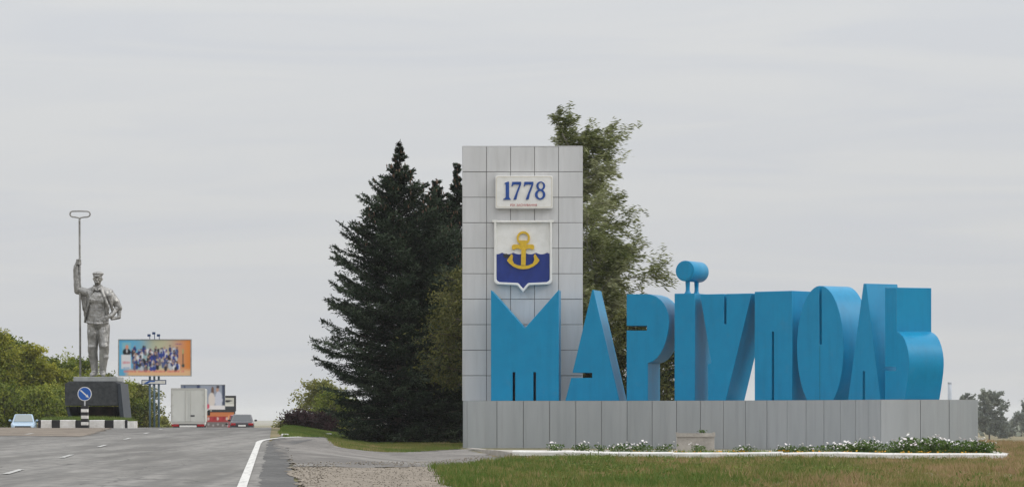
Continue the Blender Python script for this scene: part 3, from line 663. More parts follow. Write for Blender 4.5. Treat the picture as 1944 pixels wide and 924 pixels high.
def broadleaf(name, label, cat, x, d, H, R, m_leaf, n_leaf=9000, lf=(.22, .11), z0=.18, shape=(1.0, 1.0), wind=0.0, m_bark=None, group=None,
              trunk_r=None, limbs=26, twigs=9, spread=.28, seed=1, up=.55, zb=None, rx=None, prof_pts=None, tmean=.45):
    r_ = np.random.default_rng(seed)
    root = empty(name, (x, d, (gh(x, d) if zb is None else zb) - .03))
    tr = trunk_r or H * .018 + .03
    mb = MB(); tp = []
    lean = wind * .05 * H
    for i in range(9):
        t = i / 8; tp.append(Vector((lean * t * t + .06 * H * .1 * math.sin(3 * t + seed), .03 * H * .2 * math.sin(2.3 * t + seed), H * .9 * t)))
    mb.tube(tp, [tr * (1 - .88 * (i / 8)) for i in range(9)], 7)
    P = []; D = []; TT = []
    ex, pk = shape
    tot = []
    for k in range(limbs):
        t = z0 + (.93 - z0) * ((k + .5) / limbs); az = k * 2.39996 + r_.uniform(-.3, .3)
        prof = max(.16, (math.sin(math.pi * min(1, max(0, ((t - z0) / (1 - z0)) * .82 + .18)) ** pk)) ** ex) * r_.uniform(.75, 1.12)
        if prof_pts: prof = float(np.interp(t, [q_[0] for q_ in prof_pts], [q_[1] for q_ in prof_pts])) * r_.uniform(.6, 1.2)
        Lr = R * prof
        i = t / .9 * 8; i0 = min(7, int(i)); st = tp[i0].lerp(tp[i0 + 1], min(1, i - i0))
        e = up + .35 * t; ltint = r_.uniform(-.3, .3)
        dr = Vector((math.cos(az) * (rx or 1), math.sin(az), e)).normalized()
        ps = [st]; cur = st.copy(); dv = dr.copy()
        for s_ in range(5):
            dv = (dv + Vector((wind * .16, 0, -.05 + .02 * r_.normal()))+ Vector(r_.normal(size=3)) * .08).normalized(); cur = cur + dv * Lr / 5; ps.append(cur.copy())
        mb.tube(ps, [tr * .42 * (1 - t * .6) * (1 - .85 * q / 5) + .006 for q in range(6)], 5, cap=False)
        for w in range(twigs):
            s_ = r_.uniform(.22, 1.0) * 5; j = min(4, int(s_)); bp = ps[j].lerp(ps[j + 1], s_ - j)
            td = (Vector(r_.normal(size=3)) * .8 + dv * .7 + Vector((wind * .75, 0, .05))).normalized(); tl = Lr * r_.uniform(.22, .48) + .12
            tot.append((bp, td, tl, ltint + r_.uniform(-.2, .2)))
    for bp, td, tl, tt in tot:
        mb.tube([bp, bp + td * tl * .5, bp + td * tl], [.014, .009, .004], 3, cap=False)
    mb.build('trunk', m_bark or M['bark'], root, smooth=True)
    nt = len(tot); ti = r_.integers(0, nt, n_leaf)
    bp = np.array([t[0] for t in tot])[ti]; td = np.array([t[1] for t in tot])[ti]; tl = np.array([t[2] for t in tot])[ti]; tt = np.array([t[3] for t in tot])[ti]
    s_ = r_.uniform(.1, 1.12, n_leaf)
    Pn = bp + td * (tl * s_)[:, None] + r_.normal(size=(n_leaf, 3)) * (tl * spread)[:, None] * np.array([1, 1, .8])
    Pn[:, 2] = np.maximum(Pn[:, 2], .08)
    Dn = td * .6 + r_.normal(size=(n_leaf, 3)) * (.8 - .4 * abs(wind)) + np.array([wind * 1.5, 0, -.22])
    tint = np.clip(tmean + tt + r_.normal(size=n_leaf) * .2, 0, 1)
    V, I, T = leaf_cards(Pn, Dn, lf[0] * r_.uniform(.7, 1.35, n_leaf), lf[1] * r_.uniform(.7, 1.3, n_leaf), tint)
    link('crown', np_mesh('crown', V, I, m_leaf, T), root)
    return tag(root, label, cat, group)

def spruce(name, label, px, d, top, prof, dens=1.0, seed=3, cones=0):
    """prof: list of (height fraction, radius in metres)."""
    r_ = np.random.default_rng(seed); x = X(px, d); zb = gh(x, d) - .05; H = Z(top, d) - zb
    root = empty(name, (x, d, zb))
    mb = MB(); mb.tube([(0, 0, H * i / 10) for i in range(11)], [.19 * (1 - i / 10.6) + .012 for i in range(11)], 8)
    hs = [p[0] for p in prof]; rs = [p[1] for p in prof]
    BP = []; BD = []; TL = []; TT = []; cone = []
    h = .25
    while h < H - .12:
        f = h / H; Rr = float(np.interp(f, hs, rs)); nb_ = max(3, int((4 + 6 * min(1, Rr / 2)) * dens)); off = r_.uniform(0, 6.28)
        for b in range(nb_):
            az = off + 6.283 * b / nb_ + r_.normal() * .22; Lr = max(.12, Rr * r_.uniform(.66, 1.15)); hh = h + r_.uniform(-.12, .12)
            el0 = R_(np.interp(f, [0, .3, .7, 1], [-10, 6, 22, 32]) + r_.normal() * 6); tip = R_(np.interp(f, [0, .5, 1], [26, 20, 8]))
            ns_ = max(4, int(Lr / .22)); p = np.array([0, 0, hh]); tt = r_.normal() * .16; ps = [Vector(p)]
            for s_ in range(ns_):
                q = (s_ + .5) / ns_; el_ = el0 + tip * q * q - R_(9) * math.sin(math.pi * q) * (1 - f)
                dv = np.array([math.cos(az) * math.cos(el_), math.sin(az) * math.cos(el_), math.sin(el_)]); p2 = p + dv * Lr / ns_
                side = np.array([-math.sin(az), math.cos(az), 0])
                if q > .12 and (f < .9 or r_.uniform() < .6):
                    wl_ = min(.70, .33 * Lr * (1.10 - q) ** .8 + .12) * (1 if f < .88 else .55)
                    for sg in (-1, 1):
                        for rep in range(2):
                            BP.append(p + (p2 - p) * r_.uniform(0, 1)); dd = dv * r_.uniform(.45, .9) + side * sg * r_.uniform(.5, .95) + np.array([0, 0, r_.uniform(-.42, .30)])
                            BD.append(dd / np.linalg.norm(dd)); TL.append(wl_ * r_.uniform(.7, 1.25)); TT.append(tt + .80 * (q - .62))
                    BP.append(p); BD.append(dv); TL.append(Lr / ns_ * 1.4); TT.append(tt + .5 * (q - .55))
                p = p2; ps.append(Vector(p))
            mb.tube([ps[0], ps[len(ps) // 2], ps[-1]], [.028, .018, .006], 4, cap=False)
            if cones and f > .62 and r_.uniform() < cones: cone.append(np.array(ps[-1]) * np.array([.86, .86, 1]) + np.array([0, 0, -.08]))
        h += np.interp(f, [0, .6, 1], [.26, .29, .27]) * r_.uniform(.85, 1.15)
    BP.append(np.array([0, 0, H - .5])); BD.append(np.array([.05, 0, 1.])); TL.append(.5); TT.append(0)
    mb.build('trunk', M['bark'], root, smooth=True)
    BP = np.array(BP); BD = np.array(BD); TL = np.array(TL); TT = np.array(TT)
    per = 9
    n = len(BP) * per; rep = lambda a: np.repeat(a, per, 0)
    s_ = np.tile((np.arange(per) + .5) / per, len(BP)) + r_.uniform(-.05, .05, n)
    Pn = rep(BP) + rep(BD) * (rep(TL) * s_)[:, None]
    Dn = rep(BD) + r_.normal(size=(n, 3)) * .55
    Pn = Pn + Dn * .05
    Pn[:, 2] = np.maximum(Pn[:, 2], .06)
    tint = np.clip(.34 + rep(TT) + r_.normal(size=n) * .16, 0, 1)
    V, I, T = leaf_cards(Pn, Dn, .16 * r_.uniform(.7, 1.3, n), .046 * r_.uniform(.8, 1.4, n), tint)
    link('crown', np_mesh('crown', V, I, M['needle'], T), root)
    if cone:
        mb = MB()
        for c in cone:
            for _ in range(3):
                q = c + r_.normal(size=3) * .10; mb.tube([q + np.array([0, 0, .07]), q + np.array([0, 0, .02]), q + np.array([.01, 0, -.06]), q + np.array([.015, 0, -.11])], [.008, .028, .026, .008], 5)
        tag(mb.build('cones', M['cone'], root, smooth=True), kind='stuff')
    return tag(root, label, 'tree', 'spruces beside the tower')

prof_a = [(0, 2.6), (.07, 3.2), (.14, 3.5), (.25, 3.65), (.385, 3.65), (.49, 3.45), (.593, 3.0), (.68, 2.4), (.766, 1.75), (.861, .95), (.905, .48), (.957, .16), (1, .05)]
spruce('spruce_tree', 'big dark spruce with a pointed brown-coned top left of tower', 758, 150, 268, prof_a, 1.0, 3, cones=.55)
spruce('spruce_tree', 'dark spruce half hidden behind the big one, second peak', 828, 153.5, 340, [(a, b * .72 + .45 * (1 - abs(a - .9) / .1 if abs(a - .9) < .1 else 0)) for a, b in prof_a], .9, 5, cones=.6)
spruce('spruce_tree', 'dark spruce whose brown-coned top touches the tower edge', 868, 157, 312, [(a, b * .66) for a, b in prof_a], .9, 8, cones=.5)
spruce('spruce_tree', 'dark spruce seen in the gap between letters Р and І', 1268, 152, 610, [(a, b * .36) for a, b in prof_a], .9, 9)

broadleaf('small_tree', 'olive leaved drooping tree between the spruces and the tower', 'tree', X(889, 142), 142, Z(500, 142) - gh(X(889, 142), 142), 2.15, M['leaf_dark'], 13000, (.16, .07), z0=.30, seed=11, wind=-.15, up=.25, spread=.34, limbs=28, tmean=.68)
broadleaf('poplar_tree', 'tall windswept silvery poplar rising behind the tower', 'tree', X(1062, 147), 147, 15.2, 3.0, M['leaf_poplar'], 50000, (.22, .05), z0=.14, wind=.85, seed=21, m_bark=M['bark_pale'], limbs=40, twigs=16, spread=.11, up=1.1, prof_pts=[(.1, .5), (.3, .9), (.6, .95), (.8, .75), (.95, .7)], tmean=.55)
broadleaf('poplar_tree', 'shorter windswept poplar leaning right above letters А and Р', 'tree', X(1118, 144), 144, 9.2, 2.75, M['leaf_poplar'], 34000, (.22, .05), z0=.05, wind=.85, seed=28, m_bark=M['bark_pale'], limbs=34, twigs=14, spread=.11, up=.95, prof_pts=[(.05, .6), (.3, .75), (.55, .9), (.75, 1.05), (.95, .7)], tmean=.5)
broadleaf('poplar_tree', 'poplar whose tip just peeks over the top of the tower', 'tree', X(955, 149), 149, Z(269, 149) - .2, 1.6, M['leaf_poplar'], 9000, (.18, .07), z0=.2, wind=.5, seed=25, m_bark=M['bark_pale'], limbs=24, twigs=9, spread=.2, up=.9)

for i, (px, d, top, R, lb) in enumerate([(1105, 139.5, 640, 1.5, 'dense green bush behind the slit of letter А'), (1205, 138.5, 600, 1.6, 'dense green bush behind letter Р')]):
    x = X(px, d); broadleaf('tall_bush', lb, 'bush', x, d, Z(top, d) - gh(x, d), R, M['leaf_dark'], 12000, (.15, .08), z0=.04, seed=140 + i, limbs=26, twigs=9, spread=.36, up=.6, shape=(.4, .8), tmean=.42)
# trees along the left side of the road
lt = [(-14, 246, 632, 2.4, 'leaf_yellow', 'tallest yellow-green tree at the left picture edge'),
      (18, 250, 640, 2.2, 'leaf_green', 'green tree second from the left picture edge'),
      (48, 248, 660, 2.1, 'leaf_yellow', 'yellow-green tree above the pale blue car'),
      (74, 253, 682, 2.1, 'leaf_green', 'green rounded tree just right of the pale blue car'),
      (101, 249, 702, 2.0, 'leaf_yellow', 'lower yellow-green tree halfway between pale car and statue'),
      (126, 252, 694, 2.2, 'leaf_green', 'green tree next left of the statue pedestal'),
      (150, 256, 688, 2.3, 'leaf_green', 'green tree behind the statue pole, topping its neighbours'),
      (178, 258, 716, 2.1, 'leaf_olive', 'olive tree directly behind the statue pedestal'),
      (218, 262, 735, 2.2, 'leaf_green', 'green tree behind the right half of the pedestal'),
      (258, 264, 738, 1.9, 'leaf_olive', 'olive tree between the pedestal and the billboard posts')]
for i, (px, d, top, R, ml, lb) in enumerate(lt):
    x = X(px, d); broadleaf('roadside_tree', lb, 'tree', x, d, (Z(top, d) - gh(x, d)) * 1.02, R, M[ml], 10000, (.25, .12), z0=.10, seed=40 + i, wind=.25, group='trees along the left side of the road', limbs=24, twigs=9, spread=.34, up=.6, shape=(.6, .9))
for i, (px, d, top, R, lb) in enumerate([(8, 239, 742, 2.2, 'dense low bush at the left picture edge'), (42, 241, 748, 2.2, 'low green bush right behind the pale blue car'), (88, 240, 748, 2.2, 'low green bush behind the striped kerb'), (120, 243, 745, 2.2, 'low green bush at the left foot of the pedestal')]):
    x = X(px, d); broadleaf('roadside_bush', lb, 'bush', x, d, Z(top, d) - gh(x, d), R, M['leaf_green'], 4500, (.24, .13), z0=.04, seed=70 + i, group='bushes along the left side of the road', limbs=18, twigs=8, spread=.36, up=.5, shape=(.4, .8))
for i, (px, d, top, R, ml, lb) in enumerate([(305, 300, 793, 1.2, 'leaf_olive', 'low bush between billboard posts and lorry'), (280, 292, 784, 1.3, 'leaf_green', 'small bush behind the billboard posts')]):
    x = X(px, d); broadleaf('roadside_bush', lb, 'bush', x, d, Z(top, d) - gh(x, d), R, M[ml], 2500, (.26, .14), z0=.04, seed=80 + i, limbs=14, twigs=7, spread=.36, up=.5)
# right of the road
x = X(612, 262); broadleaf('roadside_tree', 'pale green rounded tree beyond the burgundy shrubs', 'tree', x, 262, Z(733, 262) - gh(x, 262), 2.1, M['leaf_olive'], 8000, (.26, .13), z0=.06, seed=90, limbs=26, spread=.36, up=.7, shape=(.5, .8))
x = X(640, 255); broadleaf('roadside_tree', 'green tree merging into the lower edge of the big spruce', 'tree', x, 255, Z(752, 255) - gh(x, 255), 2.0, M['leaf_green'], 6000, (.26, .13), z0=.06, seed=91, limbs=24, spread=.36, up=.7, shape=(.5, .8))
for i, (px, d, top, R, lb) in enumerate([(561, 186, 790, .75, 'leftmost burgundy shrub on the verge right of road'), (583, 187, 797, .7, 'low burgundy shrub, second on the verge'), (604, 186, 798, .7, 'low burgundy shrub, third on the verge'), (620, 184, 789, .75, 'burgundy shrub next to the big spruce')]):
    x = X(px, d); broadleaf('burgundy_shrub', lb, 'shrub', x, d, max(.8, Z(top, d) - gh(x, d)), R, M['leaf_purple'], 2600, (.13, .08), z0=.04, seed=100 + i, group='burgundy shrubs on the verge', limbs=14, twigs=7, spread=.4, up=.6, shape=(.4, .8))
x = X(541, 188); broadleaf('green_shrub', 'small green shrub at the road end of the verge', 'shrub', x, 188, Z(804, 188) - gh(x, 188), .5, M['leaf_olive'], 1500, (.12, .07), z0=.04, seed=108, limbs=12, twigs=6, spread=.4)
# far right
rt = [(1878, 860, 744, 5.0, 'leaf_hazed', 11000, 'hazy grey-green tree right behind the end of the base wall', .15, 31),
      (1832, 900, 748, 4.4, 'leaf_hazed', 6000, 'hazy tree whose top shows above the base wall', .1, 32),
      (1904, 950, 814, 3.6, 'leaf_hazed', 4000, 'low hazy bush right of the grey-green tree', .1, 33),
      (1940, 1100, 784, 4.2, 'leaf_hazed', 6000, 'hazy tree at the right picture edge', .1, 34),
      (1968, 860, 752, 4.2, 'leaf_hazed', 6000, 'hazy tree with branches reaching in from the right edge', -.3, 35)]
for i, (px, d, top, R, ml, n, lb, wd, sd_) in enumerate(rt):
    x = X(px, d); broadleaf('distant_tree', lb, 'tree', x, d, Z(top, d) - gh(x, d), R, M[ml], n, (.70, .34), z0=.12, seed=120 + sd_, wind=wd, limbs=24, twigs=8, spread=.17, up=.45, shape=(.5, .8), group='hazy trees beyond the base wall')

# far woods on the horizon: one mass nobody could count
P = []; 
for band in range(5):
    d0 = (700, 1100, 1700, 2600, 4200)[band]; n = 2600
    xs_ = rng.uniform(-.33, .33, n) * d0; ok = (np.sin(xs_ / d0 * 31 + band * 2) + np.sin(xs_ / d0 * 73 + band)) > -.2; xs_ = xs_[ok]
    ds_ = d0 + rng.uniform(-.04, .04, len(xs_)) * d0; hh = rng.uniform(0, 1, len(xs_)) * (4.5 + 1.5 * np.sin(xs_ / d0 * 140)) * (d0 / 1600) ** .35
    P.append(np.stack([xs_, ds_, gz(xs_, ds_) + hh], -1))
P = np.concatenate(P)
P = P[(np.abs(P[:, 0] / P[:, 1] + .085) > .030)]
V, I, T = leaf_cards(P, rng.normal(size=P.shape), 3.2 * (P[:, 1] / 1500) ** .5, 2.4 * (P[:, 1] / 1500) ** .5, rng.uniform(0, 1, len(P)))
tag(link('far_wood', np_mesh('far_wood', V, I, M['leaf_hazed'], T)), 'hazy far-off belts of trees near the horizon', 'wood', kind='stuff')

# ------------------------------------------------------------------ grass
def in_poly(x, y, poly):
    c = np.zeros(len(x), bool); j = len(poly) - 1
    for i in range(len(poly)):
        xi, yi = poly[i]; xj, yj = poly[j]
        c ^= ((yi > y) != (yj > y)) & (x < (xj - xi) * (y - yi) / (yj - yi + 1e-12) + xi); j = i
    return c
def vnoise(x, y, s, seed):
    r_ = np.random.default_rng(seed); z = 0
    for k in range(5): a = r_.uniform(0, 6.28); w = s * r_.uniform(.6, 1.7); z = z + np.sin((x * math.cos(a) + y * math.sin(a)) * w + r_.uniform(0, 6.28))
    return z / 5
def grass(name, label, poly, n, h, m, tint_fn, lean=.35, wd=.012, zf=gz, tufts=0, th=.24):
    xs_ = [p[0] for p in poly]; ys_ = [p[1] for p in poly]
    def scatter(n):
        x = rng.uniform(min(xs_), max(xs_), n * 3); y = rng.uniform(min(ys_), max(ys_), n * 3); k = in_poly(x, y, poly); return x[k][:n], y[k][:n]
    x, y = scatter(n); n = len(x); per = 3
    x = np.repeat(x, per) + rng.normal(size=n * per) * .05; y = np.repeat(y, per) + rng.normal(size=n * per) * .05; n *= per
    hh = h * rng.uniform(.45, 1.2, n) * (1 + .6 * vnoise(x, y, .8, 5)); t = tint_fn(x, y) + rng.normal(size=n) * .14
    if tufts:
        cx, cy = scatter(tufts); k = len(cx); per = 26; sz = np.repeat(rng.uniform(.35, 1.0, k) ** 1.5, per); ct = np.repeat(np.clip(tint_fn(cx, cy) + rng.normal(size=k) * .28, 0, 1), per)
        tx_ = np.repeat(cx, per) + rng.normal(size=k * per) * .13 * sz; ty_ = np.repeat(cy, per) + rng.normal(size=k * per) * .13 * sz
        x = np.concatenate([x, tx_]); y = np.concatenate([y, ty_]); hh = np.concatenate([hh, th * sz * rng.uniform(.5, 1.15, k * per)]); t = np.concatenate([t, ct + rng.normal(size=k * per) * .07])
    n = len(x); z = zf(x, y) - .01; a = rng.uniform(0, 6.28, n)
    dx, dy = np.cos(a), np.sin(a); w = wd * rng.uniform(.7, 1.6, n); l = lean * rng.uniform(.2, 1.3, n); b = rng.uniform(0, 6.28, n)
    tipx, tipy = x + np.cos(b) * l * hh, y + np.sin(b) * l * hh
    V = np.stack([np.stack([x - dx * w, y - dy * w, z], -1), np.stack([x + dx * w, y + dy * w, z], -1), np.stack([tipx, tipy, z + hh], -1)], 1).reshape(-1, 3)
    return tag(link(name, np_mesh(name, V, np.arange(n * 3).reshape(-1, 3), m, np.repeat(np.clip(t, 0, 1), 3))), label, 'grass', kind='stuff')
turf_poly = [hit(850, 924), hit(838, 905), hit(822, 887), hit(905, 881), (-.1, 103.6), (KC[0], KC[1] - .2), (KE[0], KE[1] - .2), (KE[0] + .6, KE[1] + 1), (18.4, 121), (19, 150), (27, 150), (24, 100), (14, 48), (-.6, 48)]
def tt_(x, y): return np.clip(.16 + .042 * (x - 1) + .50 * vnoise(x, y * .35, .85, 9) + .30 * vnoise(x, y * .5, 2.4, 10), .0, 1)
grass('verge_grass', 'rough half-dry grass sloping up to the white kerb', turf_poly, 52000, .07, M['grass'], tt_, wd=.014, tufts=12000, th=.23, lean=.6)
grass('spruce_grass', 'strip of short green grass at the foot of the spruces', [hit(640, 848), hit(660, 852), hit(868, 853), (-2.2, 138), (-2.2, 150), (-9, 152), (-8.6, 145)], 14000, .09, M['grass'], lambda x, y: .28 + .45 * vnoise(x, y, .9, 3), tufts=700, th=.16)
grass('island_verge_grass', 'bright green grass around the burgundy shrubs', [hit(541, 830), hit(556, 829.5), hit(600, 829.5), hit(640, 830), hit(690, 832.5), (-7.5, 194), (-14.0, 196), hit(532, 822)], 26000, .14, M['grass_green'], lambda x, y: .3 + .35 * vnoise(x, y, .8, 4))
grass('bed_weeds', 'thin weeds scattered over the raised bed', [(1.2, 105), (15, 101), (16.5, 113), (13, 117), (2, 108)], 1500, .10, M['grass_green'], lambda x, y: .5 + 0 * x, zf=bedz)
n = 2600; wx = []; wy = []; wt = []; wh = []
for k in range(70):
    cx, cy = rng.uniform(-.2, 15), rng.uniform(60, 99)
    if not in_poly(np.array([cx]), np.array([cy]), turf_poly)[0] or rng.uniform() < .4 * (cx > 8): continue
    m_ = 46; sz = rng.uniform(.10, .26); wx += list(cx + rng.normal(size=m_) * sz * 1.2); wy += list(cy + rng.normal(size=m_) * sz); wh += list(rng.uniform(.02, sz * 1.2, m_)); wt += list(np.clip(rng.uniform(.1, .6) + rng.normal(size=m_) * .15, 0, 1))
wx, wy, wh = map(np.array, (wx, wy, wh))
V, I, T = leaf_cards(np.stack([wx, wy, gz(wx, wy) + wh], -1), rng.normal(size=(len(wx), 3)) + np.array([0, 0, .5]), .10, .035, np.array(wt))
tag(link('verge_weeds', np_mesh('verge_weeds', V, I, M['grass_green'], T)), 'broad-leaved green weeds scattered through the rough grass', 'weeds', kind='stuff')
def stones(name, label, poly, n, s0, s1, m):
    x = rng.uniform(min(p[0] for p in poly), max(p[0] for p in poly), n * 3); y = rng.uniform(min(p[1] for p in poly), max(p[1] for p in poly), n * 3); k = in_poly(x, y, poly); x, y = x[k][:n], y[k][:n]; n = len(x)
    r = rng.uniform(s0, s1, n) ** 1.0; o = np.array([(1, 0, 0), (-1, 0, 0), (0, 1, 0), (0, -1, 0), (0, 0, .7), (0, 0, -.5)]); z = gz(x, y) + .03
    V = (np.stack([x, y, z], -1)[:, None] + o[None] * r[:, None, None] * rng.uniform(.7, 1.3, (n, 6, 1))).reshape(-1, 3)
    fs = np.array([(0, 2, 4), (2, 1, 4), (1, 3, 4), (3, 0, 4), (2, 0, 5), (1, 2, 5), (3, 1, 5), (0, 3, 5)]); I = (np.arange(n)[:, None, None] * 6 + fs[None]).reshape(-1, 3)
    tag(link(name, np_mesh(name, V, I, m, np.repeat(rng.uniform(0, 1, n), 6))), label, 'stones', kind='stuff')
M['stone'] = mat_attr('loose_stones', (0.13, 0.112, 0.090), (0.31, 0.275, 0.225), 0.9)
stones('loose_gravel', 'loose pebbles strewn over the gravel patch', grav, 1700, .008, .020, M['stone'])
stones('grit', 'grit and small stones along the road shoulder', [hit(545, 848), hit(560, 924), hit(600, 924), hit(640, 884), hit(760, 886), hit(905, 880), hit(960, 872), hit(900, 866), hit(700, 878), hit(560, 880)], 1500, .010, .028, M['stone'])
# verge stones along the lay-by
for i, (px, py, w) in enumerate([(541, 828, .14), (619, 826, .26), (658, 827, .22), (692, 833, .42)]):
    x, d = hit(px, py); z = gh(x, d); mb = MB(); mb.box(-w, w, -.10, .10, -.1, .11)
    tag(bevel(mb.build('kerb_stone', M['whitewash'], None, loc=(x, d, z), rot=(0, 0, random.uniform(-.2, .2))), .03), 'whitewashed kerb stone along the lay-by, %s from the road' % ('nearest', 'second', 'third', 'farthest')[i], 'kerb stone', 'whitewashed stones along the lay-by')

# ------------------------------------------------------------------ flowers along the kerb, and the concrete flower box
def flower_proto(seed, kind):
    r_ = np.random.default_rng(seed); h = {'white': .42, 'orange': .16}[kind]
    n = 120 if kind == 'white' else 60
    P = np.stack([r_.normal(size=n) * .13, r_.normal(size=n) * .11, r_.uniform(.02, h * .85, n)], -1)
    V, I, T = leaf_cards(P, r_.normal(size=(n, 3)) + np.array([0, 0, .6]), .10 * r_.uniform(.6, 1.3, n), .045, np.clip(r_.normal(.5, .25, n), 0, 1))
    leaves = np_mesh('leaves', V, I, M['leaf_flower'], T)
    nf = 5 if kind == 'white' else 9; Vs = []; Fs = []; Ts = []; o = 0
    for k in range(nf):
        c = np.array([r_.normal() * .15, r_.normal() * .10, h * r_.uniform(.55, 1.05)]); rr = r_.uniform(.028, .052) ; tlt = r_.uniform(-.5, .5, 2); tv = r_.uniform()
        ring_ = [c + np.array([math.cos(a) * rr, math.sin(a) * rr * .8 - .01, rr * (math.sin(a) * .55 + tlt[0] * math.cos(a) * .6)]) for a in np.linspace(0, 6.283, 9)[:-1]]
        Vs += ring_ + [c + np.array([0, -.018, .016])]; Fs += [(o + q, o + (q + 1) % 8, o + 8) for q in range(8)]; Ts += [tv] * 9; o += 9
    blooms = np_mesh('blooms', np.array(Vs), np.array(Fs), M['petal'] if kind == 'white' else M['marigold'], Ts)
    return leaves, blooms
protos = {k: [flower_proto(200 + i + (50 if k == 'orange' else 0), k) for i in range(5)] for k in ('white', 'orange')}
def plant(px, d, kind, i, sc=1.0):
    x = X(px, d); nm = 'white_flower_plant' if kind == 'white' else 'marigold_plant'
    r = empty(nm, (x, d, float(bedz(x, d)) - .005), random.uniform(0, 6.28)); r.scale = (sc, sc, sc * random.uniform(.85, 1.15))
    lv, bl = protos[kind][i % 5]; tag(link('leaves', lv, r), kind='stuff'); tag(link('blooms', bl, r), kind='stuff')
    if kind == 'white': tag(r, 'leafy bedding plant with small white flowers behind the white kerb', 'flower', 'white flowers along the kerb')
    else: tag(r, 'low bedding plant with orange blooms behind the white kerb', 'flower', 'orange flowers along the kerb')
def kerb_d(px):     # distance of the kerb line at a pixel column
    a = (px - CX) / F; t = (a * KC[1] - KC[0]) / ((KE[0] - KC[0]) - a * (KE[1] - KC[1])); return KC[1] + (KE[1] - KC[1]) * t
i = 0
left_spots = [(1050, .8), (1058, .9), (1098, .9), (1104, 1.0), (1112, .7), (1136, .8), (1143, .7), (1160, .6), (1172, .9), (1180, 1.05), (1190, .8), (1203, .9), (1212, .9), (1222, 1.0), (1232, .8), (1250, .7), (1258, .8), (1270, .9), (1322, .9), (1330, .8), (1405, .7), (1415, .9), (1424, .7)]
for px, sc in left_spots: plant(px, kerb_d(px) + random.uniform(.5, 1.3), 'white', i, sc); i += 1
px = 1478
while px < 1884:
    dense = .45 + .9 * min(1, max(0, (px - 1480) / 260))
    if random.random() < .50 + .22 * dense: plant(px, kerb_d(px) + random.uniform(.45, 1.0), 'white', i, .55 + .50 * dense * random.uniform(.5, 1.1)); i += 1
    if px > 1600 and random.random() < .55: plant(px + 4, kerb_d(px) + random.uniform(1.2, 2.6), 'white', i, .62 + .55 * dense * random.uniform(.6, 1.2)); i += 1
    px += random.uniform(5.5, 9.0)
px = 1195
while px < 1870:
    if random.random() < .62: plant(px, kerb_d(px) + random.uniform(.22, .5), 'orange', i, random.uniform(.55, .95)); i += 1
    px += random.uniform(9, 18)
fb = empty('flower_box', (X(1320, 114.5), 114.5, float(bedz(0, 114.5)) - .02)); bw = 35.5 / F * 114.5; bh = Z(822, 114.5) - fb.location.z
mb = MB(); mb.box(-bw, bw, -.25, -.17, 0, bh); mb.box(-bw, bw, .17, .25, 0, bh); mb.box(-bw, -bw + .08, -.17, .17, 0, bh); mb.box(bw - .08, bw, -.17, .17, 0, bh)
bevel(mb.build('shell', M['concrete'], fb), .012)
mb = MB(); mb.box(-bw - .03, bw + .03, -.285, -.252, bh - .12, bh + .015); mb.box(-bw - .03, -bw + .05, -.252, .27, bh + .002, bh + .04); mb.box(bw - .05, bw + .03, -.252, .27, bh + .002, bh + .04); mb.build('rim', M['concrete'], fb)
MB().box(-bw + .082, bw - .082, -.168, .168, .1, bh - .05).build('soil', M['dirt'], fb)
V, I, T = leaf_cards(np.stack([rng.normal(.25, .07, 60), rng.normal(0, .05, 60), rng.uniform(bh - .05, bh + .12, 60)], -1), rng.normal(size=(60, 3)), .09, .04, rng.uniform(0, 1, 60))
tag(link('weed', np_mesh('weed', V, I, M['leaf_flower'], T), fb), kind='stuff')
tag(fb, 'weathered concrete flower box standing before the base wall', 'flower box')

# ------------------------------------------------------------------ traffic island: striped kerb, sign, pedestal, statue
ID = 160.0
isl = [(X(76, ID), ID), (X(250, ID), ID), (X(262, ID + 3), ID + 3), (X(262, ID + 26), ID + 26), (X(70, ID + 26), ID + 26), (X(70, ID + 3), ID + 3)]
IZ = Z(808.5, ID)
o = MB().prism_z(isl, IZ - .6, IZ + .10).build('traffic_island', M['ground']); tag(o, 'low traffic island under the statue', kind='structure')
grass('island_grass', 'green grass on the traffic island behind the striped kerb', [(isl[0][0] + .2, ID + .2), (isl[1][0] - .2, ID + .2), (isl[2][0] - .3, ID + 3), (X(262, ID + 12) - .3, ID + 12), (X(70, ID + 12) + .3, ID + 12), (isl[5][0] + .3, ID + 3)], 9000, .30, M['grass_green'], lambda x, y: .25 + .3 * vnoise(x, y, 1.2, 8), zf=lambda x, y: IZ + .1 + 0 * x, wd=.018)
sk = empty('striped_kerb', (X(168, ID), ID - .15, IZ - .02))
marks = [73.5, 79, 99.7, 115, 144.7, 170.7, 200, 216.8, 238.4, 243.4]
for i in range(len(marks) - 1):
    a, b = X(marks[i], ID) - sk.location.x, X(marks[i + 1], ID) - sk.location.x
    o = MB().box(a + .004, b - .004, -.16, .16, -.12, (797 and Z(796.5, ID)) - sk.location.z + random.uniform(-.012, .012)).build('kerb_block', M['whitewash'] if i % 2 else M['black'], sk); bevel(o, .03)
a = X(243.4, ID) - sk.location.x; b = X(260, ID) - sk.location.x; zt = Z(797.5, ID) - sk.location.z
MB().prism_z([(a + .004, -.16), (b - .12, -.10), (b, .12), (b - .02, .5), (a + .1, .3), (a + .004, .16)], -.12, zt - .03).build('corner_block', M['whitewash'], sk)
tag(sk, 'black and white striped kerb blocks before the statue', 'kerb')

